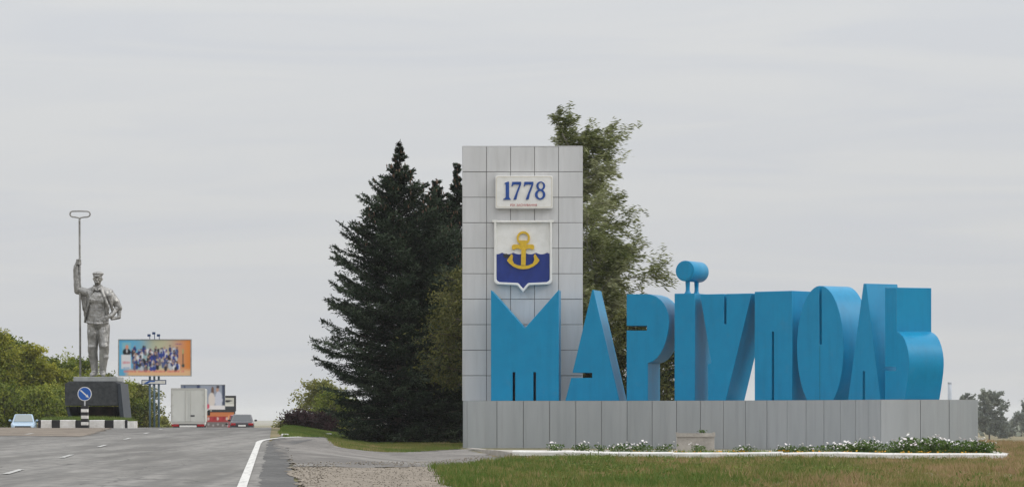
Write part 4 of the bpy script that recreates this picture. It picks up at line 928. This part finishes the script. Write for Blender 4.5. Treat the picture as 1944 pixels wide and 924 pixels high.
SD = 158.9
sign = empty('road_sign', (X(161, SD), SD, gh(X(161, SD), SD)))
s0 = sign.location
mb = MB(); mb.tube([(0, 0, 0), (0, 0, Z(735, SD) - s0.z)], .038, 10); mb.build('post', M['chrome'], sign, smooth=True)
zc = Z(747, SD) - s0.z; rr = 13.4 / F * SD
def disc(mb, r, y0, y1, z, seg=40): mb.prism_y([(r * math.cos(2 * math.pi * k / seg), z + r * math.sin(2 * math.pi * k / seg)) for k in range(seg)], y0, y1)
mb = MB(); disc(mb, rr, -.075, -.045, zc); face = mb.build('sign_disc', M['white'], sign)
mb = MB(); disc(mb, rr * .89, -.081, -.0745, zc); mb.build('blue_face', M['blue'], face)
ar = [(-.78, .09), (.42, .09), (.34, .24), (.80, 0), (.34, -.24), (.42, -.09), (-.78, -.09)]
ca, sa = math.cos(R_(-42)), math.sin(R_(-42))
MB().prism_y([((x * ca - y * sa) * rr, zc + (x * sa + y * ca) * rr) for x, y in ar], -.086, -.0805).build('arrow', M['white'], face)
zb_, zt_ = 0.0, Z(769.5, SD) - s0.z
nst = 7; 
for k in range(nst):
    za, zz = zb_ + (zt_ - zb_) * k / nst, zb_ + (zt_ - zb_) * (k + 1) / nst
    bevel(MB().box(-.17, .17, -.17, .17, za + .002, zz - .002).build('bollard_band', M['black'] if k % 2 == 0 else M['whitewash'], sign), .012)
tag(sign, 'round blue road sign with white diagonal arrow on striped bollard', 'sign')

# pedestal
QD = 175.0
pz = IZ + .08
ped = empty('pedestal', (X(184, QD), QD, pz))
def q(px, py): return (X(px, QD) - ped.location.x, Z(py, QD) - pz)
y0, y1 = -1.6, 1.9
mb = MB(); mb.prism_y([q(131, 769.5), q(231.5, 769.5), q(229.5, 727), (q(227, 724)), q(139, 724), q(130.5, 728.5)], y0, y1); bevel(mb.build('upper_block', M['granite'], ped), .03)
mb = MB(); mb.prism_y([q(131.3, 771.0), q(137, 771.0), q(147, 814), q(142, 814)], y0 + .25, y1 - .1); mb.build('left_wing', M['granite_blue'], ped)
mb = MB(); mb.prism_y([q(229.9, 727.5), q(235.5, 727.5), q(244.5, 814), q(238.5, 814), q(232.2, 771.0)], y0 - .04, y1 - .1); mb.build('right_wing', M['granite_blue'], ped)
mb = MB(); mb.prism_y([q(151, 771.0), q(214, 771.0), q(215, 814), q(152, 814)], y0 + 2.1, y1 - .1); mb.build('core_block', M['brown'], ped)
mb = MB(); mb.prism_y([q(132, 771.0), q(233, 771.0), q(240, 814), q(141, 814)], y1 - .09, y1); mb.build('rear_slab', M['granite_blue'], ped)
mb = MB(); mb.prism_y([q(145, 715), q(228, 715), q(228, 723.7), q(145, 723.7)], y0 + .4, y1 - .3); bevel(mb.build('top_slab', M['plate'], ped), .02)
tag(ped, 'dark granite pedestal with a recessed base under the statue', 'pedestal')

# statue of a steelworker
u = 1.0 / (F / QD)                                       # metres a photo pixel at the statue
st = empty('statue', (X(186, QD), QD, Z(715, QD)))
def j(px, py, y=0.0): return Vector(((px - 186) * u, y, (715 - py) * u))
mb = MB()
def limb(a, b, ra, rb, sx=1.0, side=(1, 0, 0)): mb.capsule(a, b, ra * u, rb * u, sx, side=side)
# legs in wide trousers tucked into boots
for hip, knee, ank, toe, kx in ((j(177, 621), j(176.5, 662, -.06), j(180, 704, .02), j(176.5, 711, -.42), 0), (j(196.5, 621), j(199, 661, -.24), j(195.5, 704, -.12), j(198.5, 711, -.58), 1)):
    limb(hip, knee, 12.4, 9.6, 1.04); limb(knee + Vector((0, 0, -.14)), ank, 9.8, 7.0, 1.0)
    limb(knee + Vector((0, -.04, .06)), knee + Vector((.02, 0, -.16)), 9.8, 8.8)
    limb(knee + Vector((0, 0, -.40)), knee + Vector((.02, 0, -.46)), 8.6, 8.0); limb(ank + Vector((0, 0, .22)), ank + Vector((0, 0, .14)), 7.4, 7.0)
    limb(ank + Vector((0, .05, -.10)), toe, 5.6, 4.4, 1.05)
limb(j(179, 616), j(195, 616), 12.4, 12.4)
# trunk in a shirt
limb(j(186, 612), j(186, 592), 15.8, 15.8, 1.38); limb(j(186, 592), j(186, 566), 15.0, 16.2, 1.42)
limb(j(173, 559), j(201, 559), 11.0, 11.0); limb(j(179, 571, -.16), j(194, 571, -.16), 10.5, 10.5)
limb(j(186, 552), j(185.6, 536), 7.0, 6.0)
limb(j(166, 612, -.22), j(186, 615, -.46), 2.2, 2.2); limb(j(186, 615, -.46), j(206, 612, -.22), 2.2, 2.2)     # shirt hem
# head
mb.ell(j(185.5, 528.5, -.04), (8.2 * u, 9.2 * u, 10.6 * u)); mb.ell(j(185.5, 535.5, -.12), (6.0 * u, 6.6 * u, 5.6 * u))
limb(j(185.5, 528.5, -.31), j(185.5, 532.3, -.36), 1.1, 1.6); limb(j(183, 536.3, -.30), j(188, 536.3, -.30), .9, .9)
for s in (-1, 1): mb.ell(j(185.5 + 8.2 * s, 529.5, .03), (1.2 * u, 1.8 * u, 2.8 * u)); limb(j(185.5 + 1.8 * s, 526.6, -.29), j(185.5 + 5.6 * s, 526.9, -.24), 1.0, .9); mb.ell(j(185.5 + 4.4 * s, 532.3, -.22), (2.2 * u, 1.6 * u, 2.2 * u))
# raised arm holding the pole
limb(j(169, 556), j(149, 550, -.05), 8.8, 7.4); limb(j(148.2, 551, -.05), j(145.2, 512, -.10), 7.8, 6.2); limb(j(145.2, 511, -.10), j(145.6, 506, -.12), 6.6, 5.0)
limb(j(145.8, 504, -.13), j(148.6, 496, -.12), 4.0, 3.8)
for k in range(4):
    zf = 502 - 2.9 * k; limb(j(146.5, zf, -.27), j(151, zf - .4, -.31), 1.5, 1.5); limb(j(151, zf - .4, -.31), j(154.4, zf + .1, -.16), 1.5, 1.35); limb(j(154.4, zf + .1, -.16), j(152.8, zf + .6, -.02), 1.35, 1.1)
limb(j(148.5, 497, -.05), j(151.6, 489.5, .0), 1.9, 1.6); limb(j(151.6, 489.5, .0), j(153.6, 487.5, -.12), 1.6, 1.3)
# other arm, hand on hip
limb(j(206, 559), j(224, 582, .14), 8.6, 6.6); limb(j(224, 582, .14), j(211, 600, -.20), 6.4, 5.0); limb(j(211, 600, -.20), j(205.5, 602, -.30), 4.4, 3.6)
for k in range(4): limb(j(207, 599 + 2.2 * k, -.36), j(201.5, 601 + 2.4 * k, -.42), 1.5, 1.3); limb(j(201.5, 601 + 2.4 * k, -.42), j(198.5, 603.5 + 2.3 * k, -.40), 1.3, 1.1)
limb(j(208, 598, -.30), j(207.5, 591.5, -.38), 1.8, 1.4)
body = mb.build('body', M['steel'], st, smooth=True)
def cast(o, amount):
    rm = o.modifiers.new('remesh', 'REMESH'); rm.mode = 'VOXEL'; rm.voxel_size = .026; rm.use_smooth_shade = True
    sm = o.modifiers.new('smooth', 'SMOOTH'); sm.factor = .5; sm.iterations = 3
    dm = o.modifiers.new('folds', 'DISPLACE'); dm.texture = tx; dm.strength = amount; dm.mid_level = .5; dm.texture_coords = 'LOCAL'
tx = bpy.data.textures.new('folds', 'CLOUDS'); tx.noise_scale = .45; tx.noise_depth = 1
cast(body, .05)
# open jacket: shoulders, two front edges, hanging flap and sleeve drape
mb = MB()
limb(j(185, 547, .02), j(168, 555, .02), 6.8, 8.6); limb(j(187, 547, .02), j(206, 555, .02), 6.8, 9.0)          # shoulders
limb(j(168, 557, .02), j(151, 551, -.04), 9.4, 8.4)                                                              # sleeve of the raised arm
limb(j(156, 560, .02), j(161, 586, .04), 4.2, 4.8); limb(j(163, 566, .02), j(163, 598, .06), 6.0, 4.6); limb(j(163, 598, .06), j(162, 611, .08), 4.0, 1.8)
limb(j(179, 546, -.20), j(173, 568, -.38), 3.2, 2.6); limb(j(173, 568, -.38), j(165, 592, -.26), 2.6, 2.4); limb(j(165, 592, -.26), j(161, 611, -.05), 2.4, 1.6)
limb(j(192, 546, -.20), j(200, 564, -.40), 3.4, 3.2); limb(j(200, 564, -.40), j(207, 584, -.36), 3.2, 3.0); limb(j(207, 584, -.36), j(206, 600, -.24), 3.0, 2.0)
limb(j(179, 543, -.10), j(184, 551, -.36), 2.8, 1.8); limb(j(193, 543, -.10), j(188, 551, -.36), 2.8, 1.8)       # collar
limb(j(206, 558, .04), j(219, 572, .12), 10.2, 8.6); limb(j(219, 572, .12), j(225, 584, .14), 8.4, 7.0)
limb(j(225, 584, .14), j(226, 602, .06), 5.8, 3.0); limb(j(226, 602, .04), j(213, 605, -.12), 3.0, 3.2); limb(j(209, 562, -.20), j(213, 588, -.10), 5.4, 3.2)
limb(j(175, 560, .30), j(198, 560, .30), 10.5, 10.5); limb(j(186, 575, .26), j(186, 608, .30), 14.5, 12.5, 1.35)  # back
jk = mb.build('jacket', M['steel'], st, smooth=True); cast(jk, .06)
# cap
mb = MB(); mb.ell(j(186, 519.6, .02), (10.8 * u, 11.0 * u, 4.6 * u)); mb.ell(j(185.6, 523.2, -.05), (9.3 * u, 10.2 * u, 2.6 * u)); mb.ell(j(185.5, 525.0, -.37), (6.6 * u, 4.4 * u, 1.0 * u))
mb.build('cap', M['steel'], st, smooth=True)
# long pole with a loop handle
mb = MB(); mb.tube([j(153.3, 714, -.18), j(152.8, 600, -.18), j(152.2, 500, -.18), j(151.8, 420, -.18), j(152, 417, -.18)], 1.9 * u, 10)
pole = mb.build('pole', M['steel'], st, smooth=True)
lp = [(152, 417), (150.5, 413.8), (145, 412.6), (138.5, 412), (135, 410), (133.8, 407), (134.6, 403.2), (138, 401.3), (152, 401), (167, 401.3), (171, 403.2), (172, 407), (170.8, 410), (167, 412), (159, 412.6), (153.5, 413.8), (152, 417)]
mb = MB(); mb.tube([j(a, b, -.18) for a, b in lp], 1.5 * u, 8); mb.build('loop_handle', M['steel'], pole, smooth=True)
tag(st, 'silver steelworker statue raising a long pole with loop handle', 'statue')

# ------------------------------------------------------------------ billboards
def soften(img, n=1):
    for _ in range(n):
        p = np.pad(img, ((1, 1), (1, 1), (0, 0)), mode='edge'); img = (p[:-2, 1:-1] + p[2:, 1:-1] + p[1:-1, :-2] + p[1:-1, 2:] + 2 * p[1:-1, 1:-1]) / 6
    return img
def print_mesh(name, img, w, h, parent, loc, m):
    """A flat print: a grid of small cells, each with the ink colour of img (rows from the top)."""
    img = soften(img, 2); H_, W_ = img.shape[:2]; xs_ = np.linspace(-w / 2, w / 2, W_ + 1); zs_ = np.linspace(h, 0, H_ + 1)
    A, Bz = np.meshgrid(xs_, zs_); V = np.stack([A, 0 * A, Bz], -1).reshape(-1, 3)
    i = (np.arange(H_)[:, None] * (W_ + 1) + np.arange(W_)[None]).ravel(); Fc = np.stack([i, i + W_ + 1, i + W_ + 2, i + 1], -1)
    me = np_mesh(name, V, Fc, m); at = me.attributes.new('print', 'FLOAT_COLOR', 'FACE')
    at.data.foreach_set('color', np.concatenate([img.reshape(-1, 3), np.ones((H_ * W_, 1))], 1).astype(np.float32).ravel())
    return link(name, me, parent, loc)
def lin(c): c = np.asarray(c, float) / 255; return np.where(c <= .04045, c / 12.92, ((c + .055) / 1.055) ** 2.4)
def blob(img, x, y, rx, ry, col):
    H_, W_ = img.shape[:2]; yy, xx = np.mgrid[0:H_, 0:W_]; k = ((xx + .5) / W_ - x) ** 2 / rx ** 2 + ((yy + .5) / H_ - y) ** 2 / ry ** 2 < 1; img[k] = lin(col)
r5 = np.random.default_rng(5)
W_, H_ = 140, 70
yy, xx = np.mgrid[0:H_, 0:W_]; fx, fy = xx / W_, yy / H_
a = np.clip((fx - .30) / .65, 0, 1)[..., None]
img = lin((95, 175, 215)) * (1 - a) + lin((222, 135, 62)) * a
tpm = np.exp(-((fx - .55) / .22) ** 2)[..., None] * .75; img = img * (1 - tpm) + lin((205, 205, 160)) * tpm
btm = np.clip((fy - .78) / .1, 0, 1)[..., None] * np.clip((fx - .06) / .08, 0, 1)[..., None]; img = img * (1 - btm) + lin((228, 185, 140)) * btm
cols = [(40, 55, 120), (30, 32, 42), (225, 225, 230), (60, 70, 150), (120, 110, 115), (90, 100, 140), (55, 50, 58), (190, 195, 205), (45, 70, 140)]
for k in range(150):
    y = .20 + .56 * k / 150; x = r5.uniform(.185, .84); y = max(y, .17 + .10 * abs(x - .5)); c = cols[r5.integers(len(cols))]
    blob(img, x, y + .07, r5.uniform(.014, .026), r5.uniform(.06, .11), c)
    if k % 2: blob(img, x, y - .02, .010, .028, (185, 150, 135))
    if k % 3 == 0: blob(img, x, y - .04, .012, .018, (62, 54, 54))
img[int(.08 * H_):int(.41 * H_), int(.045 * W_):int(.165 * W_)] = lin((130, 185, 200))
blob(img, .105, .34, .058, .10, (25, 26, 34)); blob(img, .108, .20, .022, .065, (215, 150, 125)); blob(img, .108, .31, .010, .05, (220, 220, 225))
img[int(.42 * H_):int(.82 * H_), int(.035 * W_):int(.165 * W_)] = lin((222, 222, 226))
for k in range(9): blob(img, .055 + .011 * k, .635, .004, .035, (215, 120, 135))
for k in range(10): blob(img, .055 + .01 * k, .785, .004, .015, (100, 150, 200))
for k in range(38):
    if k % 9 != 8: blob(img, .07 + .0225 * k, .885, .008, .032, (215, 110, 110) if k % 3 else (225, 130, 120))
for k in range(8): blob(img, .79 + .012 * k, .115, .005, .02, (150, 95, 130))
blob(img, .895, .72, .022, .05, (70, 80, 75)); blob(img, .893, .52, .006, .22, (85, 85, 70)); blob(img, .893, .32, .010, .07, (150, 180, 120))
BD_ = 255.0
bb = empty('billboard', (X(292, BD_), BD_, gh(X(292, BD_), BD_))); bz = bb.location.z
def bp(px, py): return X(px, BD_) - bb.location.x, Z(py, BD_) - bz
xl_, zb1 = bp(225, 713); xr_, zt1 = bp(363, 644)
MB().box(xl_, xr_, .03, .22, zb1, zt1).build('panel_box', M['plate'], bb)
pr = print_mesh('poster', img, xr_ - xl_ - .1, zt1 - zb1 - .08, bb, ((xl_ + xr_) / 2, .024, zb1 + .04), M['print'])
mb = MB(); mb.box(xl_ - .04, xl_ + .045, -.01, .028, zb1 - .03, zt1 + .03); mb.box(xr_ - .045, xr_ + .04, -.01, .028, zb1 - .03, zt1 + .03); mb.box(xl_ + .046, xr_ - .046, -.008, .028, zt1 - .035, zt1 + .03); mb.box(xl_ + .046, xr_ - .046, -.008, .028, zb1 - .03, zb1 + .035)
mb.build('frame', M['plate'], bb)
for px in (283.5, 292, 300.5):
    x_, z_ = bp(px, 706); MB().tube([(x_, .36, -.4), (x_, .36, z_)], .09, 8).build('post', M['pole'], bb, smooth=True)
for px, py in ((284, 637), (293, 633), (302, 637)):
    x_, z_ = bp(px, py); mb = MB(); mb.tube([(x_, .2, zt1 - .1), (x_, .1, z_ - .1), (x_, -.35, z_)], .03, 6); mb.box(x_ - .12, x_ + .12, -.5, -.3, z_ - .07, z_ + .12); mb.build('spotlight', M['navy_trim'], bb)
xa, za = bp(268, 729); xb, zb2 = bp(315, 720.5)
dsg = MB().box(xa, xb, .20, .26, za, zb2).build('direction_board', M['navy_trim'], bb)
MB().box(xa + .07, xb - .07, .185, .202, za + .06, zb2 - .06).build('white_field', M['white'], dsg)
x1, _ = bp(283, 725); zm = (za + zb2) / 2
MB().prism_y([(x1 - .45, za + .07), (x1 - .15, za + .07), (x1 + .1, zm + .02), (x1 + .45, zm + .02), (x1 + .45, zb2 - .07), (x1 - .05, zb2 - .07)], .17, .1865).build('blue_arrow', M['blue'], dsg)
tag(bb, 'wide billboard with crowd poster on three posts, blue to orange', 'billboard')

def small_board(name, label, d, x0, y0, x1, y1, img, frame_m, posts, post_m, fw=.10):
    cx = X((x0 + x1) / 2, d); b = empty(name, (cx, d, gh(cx, d))); zb_ = Z(y1, d) - b.location.z; zt_ = Z(y0, d) - b.location.z; w = X(x1, d) - X(x0, d)
    MB().box(-w / 2, w / 2, .02, .2, zb_, zt_).build('panel_box', M['plate'], b)
    print_mesh('poster', img, w - 2 * fw, zt_ - zb_ - 2 * fw, b, (0, .012, zb_ + fw), M['print'])
    mb = MB(); mb.box(-w / 2 - .01, -w / 2 + fw, -.02, .018, zb_ - .01, zt_ + .01); mb.box(w / 2 - fw, w / 2 + .01, -.02, .018, zb_ - .01, zt_ + .01); mb.box(-w / 2 + fw + .002, w / 2 - fw - .002, -.018, .018, zt_ - fw, zt_ + .01); mb.box(-w / 2 + fw + .002, w / 2 - fw - .002, -.018, .018, zb_ - .01, zb_ + fw)
    mb.build('frame', frame_m, b)
    for px in posts: MB().box(X(px, d) - cx - .17, X(px, d) - cx + .17, .22, .5, -.5, zb_ + .6).build('post', post_m, b)
    return tag(b, label, 'billboard')
# couple poster
img = np.zeros((44, 80, 3)); yy, xx = np.mgrid[0:44, 0:80]; fx, fy = xx / 80, yy / 44
img[:] = lin((150, 158, 175)); img[fx < .45] = lin((120, 130, 150)); img[(fx > .36) & (fx < .42)] = lin((40, 55, 95)); img[fx > .93] = lin((60, 70, 95))
img[(fy > .0) & (fy < .25) & (fx > .05) & (fx < .10)] = lin((60, 75, 110))
blob(img, .72, .28, .035, .22, (110, 80, 62)); blob(img, .70, .62, .08, .30, (222, 212, 205)); blob(img, .835, .20, .032, .13, (190, 150, 130)); blob(img, .84, .08, .035, .06, (60, 52, 55)); blob(img, .86, .62, .085, .36, (205, 208, 222))
img[(fy > .82) & (fx > .60)] = lin((235, 230, 230)); blob(img, .615, .88, .035, .10, (205, 70, 100))
small_board('billboard', 'billboard with a couple in pale shirts, half behind the lorry', 430, 343, 729.5, 427.5, 777, img, M['plate'], (378, 399), M['white'], .05)
img = np.zeros((30, 40, 3)); yy, xx = np.mgrid[0:30, 0:40]; fx, fy = xx / 40, yy / 30
img[:] = lin((205, 205, 195)); blob(img, .72, .30, .12, .10, (40, 42, 48)); blob(img, .78, .26, .16, .05, (45, 45, 50)); img[(fy > .55) & (fy < .72)] = lin((230, 228, 222)); img[(fy > .72)] = lin((52, 58, 62)); img[(fx < .25) & (fy > .15) & (fy < .5)] = lin((150, 160, 170))
small_board('billboard', 'black framed billboard with a pale picture beyond the couple poster', 455, 396, 750.5, 448, 780, img, M['black'], (420, 444), M['black'], .28)
img = np.zeros((40, 60, 3)); yy, xx = np.mgrid[0:40, 0:60]; fx, fy = xx / 60, yy / 40
img[:] = lin((170, 60, 60)); img[fy < .26] = lin((205, 125, 75)); img[(fy > .62)] = lin((120, 112, 108))
for k in range(9): blob(img, .08 + .11 * k, .42 + .05 * math.sin(k * 2.1), .035, .10, ((215, 195, 185), (190, 60, 70), (160, 40, 52))[k % 3])
for k in range(5): blob(img, .08 + .17 * k, .78 + .06 * (k % 2), .03, .07, (175, 170, 168))
blob(img, .82, .40, .05, .2, (225, 160, 110)); blob(img, .84, .2, .03, .08, (220, 130, 80))
small_board('poster_board', 'low red and orange poster board behind the dark car', 330, 390, 780, 446, 813, img, M['granite'], (395, 441), M['white'], .08)

# ------------------------------------------------------------------ vehicles (built with the rear towards -y)
def loft(mb, rings):
    n = len(rings[0]); vs = [p for r in rings for p in r]
    fs = [(i * n + k, i * n + (k + 1) % n, (i + 1) * n + (k + 1) % n, (i + 1) * n + k) for i in range(len(rings) - 1) for k in range(n)]
    fs += [tuple(range(n))[::-1], tuple(range((len(rings) - 1) * n, len(rings) * n))]; mb.add(vs, fs)
def wheel(parent, x, y, r, w):
    mb = MB(); mb.tube([(-w / 2, 0, 0), (-w / 2 + .03, 0, 0), (w / 2 - .03, 0, 0), (w / 2, 0, 0)], [r * .92, r, r, r * .92], 20); o = mb.build('wheel', M['rubber'], parent, smooth=False, loc=(x, y, r))
    mb = MB(); mb.tube([(-w / 2 - .012, 0, 0), (w / 2 + .012, 0, 0)], r * .6, 16); mb.build('rim', M['chrome'], o)
def car(name, label, px, d, rz, paint, van=False, pale_glass=False, plate=True):
    x = X(px, d); root = empty(name, (x, d, gh(x, d) + .01), rz); Lc, Wc, Hc = (4.3, 1.70, 1.42) if not van else (4.4, 1.75, 1.85)
    h = Wc / 2
    def sec(y, w, zb, zs, tuck=.06): return [(-w + tuck, y, zb), (w - tuck, y, zb), (w, y, zb + .18), (w, y, zs - .12), (w - .07, y, zs), (-w + .07, y, zs), (-w, y, zs - .12), (-w, y, zb + .18)]
    y0, y1 = -Lc / 2, Lc / 2; zs = .90 if not van else 1.0
    st_ = [(y0, h - .12, .38, zs - .10), (y0 + .08, h - .05, .26, zs - .02), (y0 + .5, h, .2, zs + .02), (-.6, h, .2, zs), (.6, h, .2, zs - .01), (y1 - 1.0, h, .2, zs - .06), (y1 - .35, h - .05, .22, zs - .16), (y1 - .06, h - .14, .28, zs - .25), (y1, h - .2, .36, zs - .32)]
    mb = MB(); loft(mb, [sec(*q_) for q_ in st_]); body = bevel(mb.build('body', paint, root, smooth=False), .03, 2, 25)
    ry, fy_ = (y0 + .62, y1 - 1.25) if not van else (y0 + .08, y1 - 1.1); rt, ft = (y0 + 1.25, y1 - 1.95) if not van else (y0 + .35, y1 - 1.75)
    zb_ = zs - .04; wr = h - .24; wb = h - .07
    mb = MB(); mb.hexa([(-wb, ry, zb_), (wb, ry, zb_), (wb, fy_, zb_ - .02), (-wb, fy_, zb_ - .02), (-wr, rt, Hc - .02), (wr, rt, Hc - .02), (wr, ft, Hc), (-wr, ft, Hc)]); bevel(mb.build('cabin', paint, root), .07, 3, 25)
    def quad_on(p0, p1, p2, p3, ins, m, nm, off):
        c = (p0 + p1 + p2 + p3) / 4; n = (p1 - p0).cross(p3 - p0).normalized(); ps = [c + (p - c) * ins + n * off for p in (p0, p1, p2, p3)]; b = [p - n * .03 for p in ps]
        mb = MB(); mb.hexa([tuple(p) for p in b] + [tuple(p) for p in ps]); mb.build(nm, m, root)
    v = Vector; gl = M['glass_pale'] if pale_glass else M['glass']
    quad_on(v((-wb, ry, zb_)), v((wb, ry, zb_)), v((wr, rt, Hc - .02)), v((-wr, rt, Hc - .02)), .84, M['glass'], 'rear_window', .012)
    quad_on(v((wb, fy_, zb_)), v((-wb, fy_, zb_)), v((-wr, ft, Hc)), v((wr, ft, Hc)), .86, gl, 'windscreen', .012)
    quad_on(v((wb, ry, zb_)), v((wb, fy_, zb_)), v((wr, ft, Hc)), v((wr, rt, Hc)), .80, M['glass'], 'side_window', .012)
    quad_on(v((-wb, fy_, zb_)), v((-wb, ry, zb_)), v((-wr, rt, Hc)), v((-wr, ft, Hc)), .80, M['glass'], 'side_window', .012)
    for s in (-1, 1):
        bevel(MB().box(s * (h - .24) - .17, s * (h - .24) + .17, y0 - .02, y0 + .12, zs - .26, zs - .10).build('tail_lamp', M['tail'], root), .02)
        bevel(MB().box(s * (h - .36) - .15, s * (h - .36) + .15, y1 - .10, y1 + .015, zs - .42, zs - .30).build('headlamp', M['headlamp'], root), .02)
        mb = MB(); mb.ell((s * (h + .09), y1 - 1.55, zs + .08), (.10, .06, .07), 10, 6); mb.box(s * (h + .02) - .06, s * (h + .02) + .06, y1 - 1.57, y1 - 1.52, zs + .03, zs + .07); mb.build('mirror', M['black'] if not pale_glass else paint, root)
        wheel(root, s * (h - .11), y0 + .82, .30, .19); wheel(root, s * (h - .11), y1 - .82, .30, .19)
    bevel(MB().box(-h + .04, h - .04, y0 - .07, y0 + .05, .34, .54).build('rear_bumper', paint if paint != M['car_dark'] else M['black'], root), .03)
    bevel(MB().box(-h + .16, h - .16, y1 - .08, y1 + .05, .30, .48).build('front_bumper', M['black'] if not pale_glass else M['chrome'], root), .03)
    MB().box(-h + .30, h - .30, y1 - .04, y1 + .025, .50, .60).build('grille', M['black'], root)
    if plate:
        MB().box(-.26, .26, y0 - .085, y0 - .01, .55 + .02, .55 + .13).build('number_plate', M['white'], root)
        MB().box(-.26, .26, y1 + .052, y1 + .06, .34, .45).build('number_plate', M['white'], root)
    return tag(root, label, 'car' if not van else 'van')
car('saloon_car', 'dark plum saloon car driving away, seen from behind', 460, 222, R_(4.3), M['car_dark'])
car('saloon_car', 'pale blue saloon car coming towards us at far left', 45, 222, R_(180 + 7), M['car_blue'], pale_glass=True)
car('red_van', 'red van mostly hidden behind the dark car', 452, 262, R_(4.3), M['car_red'], van=True)

LD = 230.0
lx = X(357, LD); lorry = empty('lorry', (lx, LD, gh(lx, LD) + .01), R_(4.0)); lz = lorry.location.z
hw = 32.0 / F * LD; ht = Z(737, LD) - lz; hb = Z(801, LD) - lz
bevel(MB().box(-hw, hw, .0, 6.0, hb, ht).build('box_body', M['lorry'], lorry), .05)
for s in (-1, 1):
    dr = bevel(MB().box(min(s * .012, s * (hw - .07)), max(s * .012, s * (hw - .07)), -.035, -.003, hb + .06, ht - .10).build('rear_door', M['lorry'], lorry), .012)
    for zz in (.18, .5, .82): MB().box(s * (hw - .10) - .06, s * (hw - .10) + .06, -.055, -.034, hb + (ht - hb) * zz - .04, hb + (ht - hb) * zz + .04).build('hinge', M['lorry_trim'], dr)
    mb = MB(); mb.tube([(s * .18, -.058, hb + .02), (s * .18, -.058, ht - .14)], .014, 6); mb.build('lock_bar', M['lorry_trim'], dr)
    bevel(MB().box(s * (hw - .30) - .26, s * (hw - .30) + .26, -.10, .02, hb - .30, hb - .14).build('tail_lamp', M['tail'], lorry), .015)
    mb = MB(); mb.box(s * (hw + .10) - .10, s * (hw + .10) + .10, 6.6, 6.68, Z(788, LD) - lz, Z(778, LD) - lz); mb.tube([(s * (hw - .1), 6.7, Z(783, LD) - lz), (s * (hw + .1), 6.66, Z(783, LD) - lz)], .02, 6); mb.build('mirror', M['black'], lorry)
    wheel(lorry, s * (hw - .28), 1.3, .42, .34); wheel(lorry, s * (hw - .22), 6.6, .42, .24)
mb = MB(); mb.box(-hw - .012, hw + .012, -.045, .04, ht - .09, ht + .03); mb.box(-hw - .014, -hw + .065, -.045, .04, hb - .02, ht - .092); mb.box(hw - .065, hw + .014, -.045, .04, hb - .02, ht - .092); mb.box(-hw + .066, hw - .066, -.045, .04, hb - .12, hb + .05)
mb.build('rear_frame', M['lorry_trim'], lorry)
bevel(MB().box(-hw + .10, hw - .10, -.06, .05, hb - .36, hb - .13).build('light_bar', M['black'], lorry), .01)
bevel(MB().box(-.62, .62, -.085, -.02, hb - .36, hb - .22).build('bumper', M['white'], lorry), .02)
MB().box(.15, .48, -.05, -.036, hb + .42, hb + .53).build('number_plate', M['granite'], lorry)
MB().box(-hw + .3, hw - .3, .1, 7.2, hb - .40, hb - .01).build('chassis', M['black'], lorry)
bevel(MB().box(-hw + .12, hw - .12, 6.1, 7.7, hb - .3, hb + 1.75).build('cab', M['white'], lorry), .12)
tag(lorry, 'cream white box lorry driving away in the left lane', 'lorry')

# tall chimney far off behind the base wall
HD = 1500.0; x = X(1803, HD); zg = gh(x, HD); M['chimney'] = mat('haze_tinted_chimney', (0.40, 0.44, 0.50), 0.9, var=0.08, scale=.3); ch = empty('chimney', (x, HD, zg - .2)); hz_ = Z(724, HD) - zg  # blue-grey of the far haze painted into the chimney colour
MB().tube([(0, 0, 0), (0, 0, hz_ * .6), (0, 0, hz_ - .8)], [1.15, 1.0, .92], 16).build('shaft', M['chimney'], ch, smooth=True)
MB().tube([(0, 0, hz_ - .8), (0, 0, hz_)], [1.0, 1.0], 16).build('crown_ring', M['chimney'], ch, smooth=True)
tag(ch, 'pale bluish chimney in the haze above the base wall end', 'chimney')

# ------------------------------------------------------------------ haze
hm = bpy.data.materials.new('haze'); hm.use_nodes = True; t = hm.node_tree; t.nodes.clear()
o_ = t.nodes.new('ShaderNodeOutputMaterial'); pv = t.nodes.new('ShaderNodeVolumePrincipled')
pv.inputs['Color'].default_value = (.90, .92, .95, 1); pv.inputs['Density'].default_value = 0.00010; pv.inputs['Anisotropy'].default_value = 0.0
t.links.new(pv.outputs[0], o_.inputs['Volume'])
hz = MB().box(-7100, 7100, -70, 9500, float(GZ.min()) - 3.0, 18.5).build('haze', hm); tag(hz, 'thin pale haze in the air', 'haze', kind='stuff')
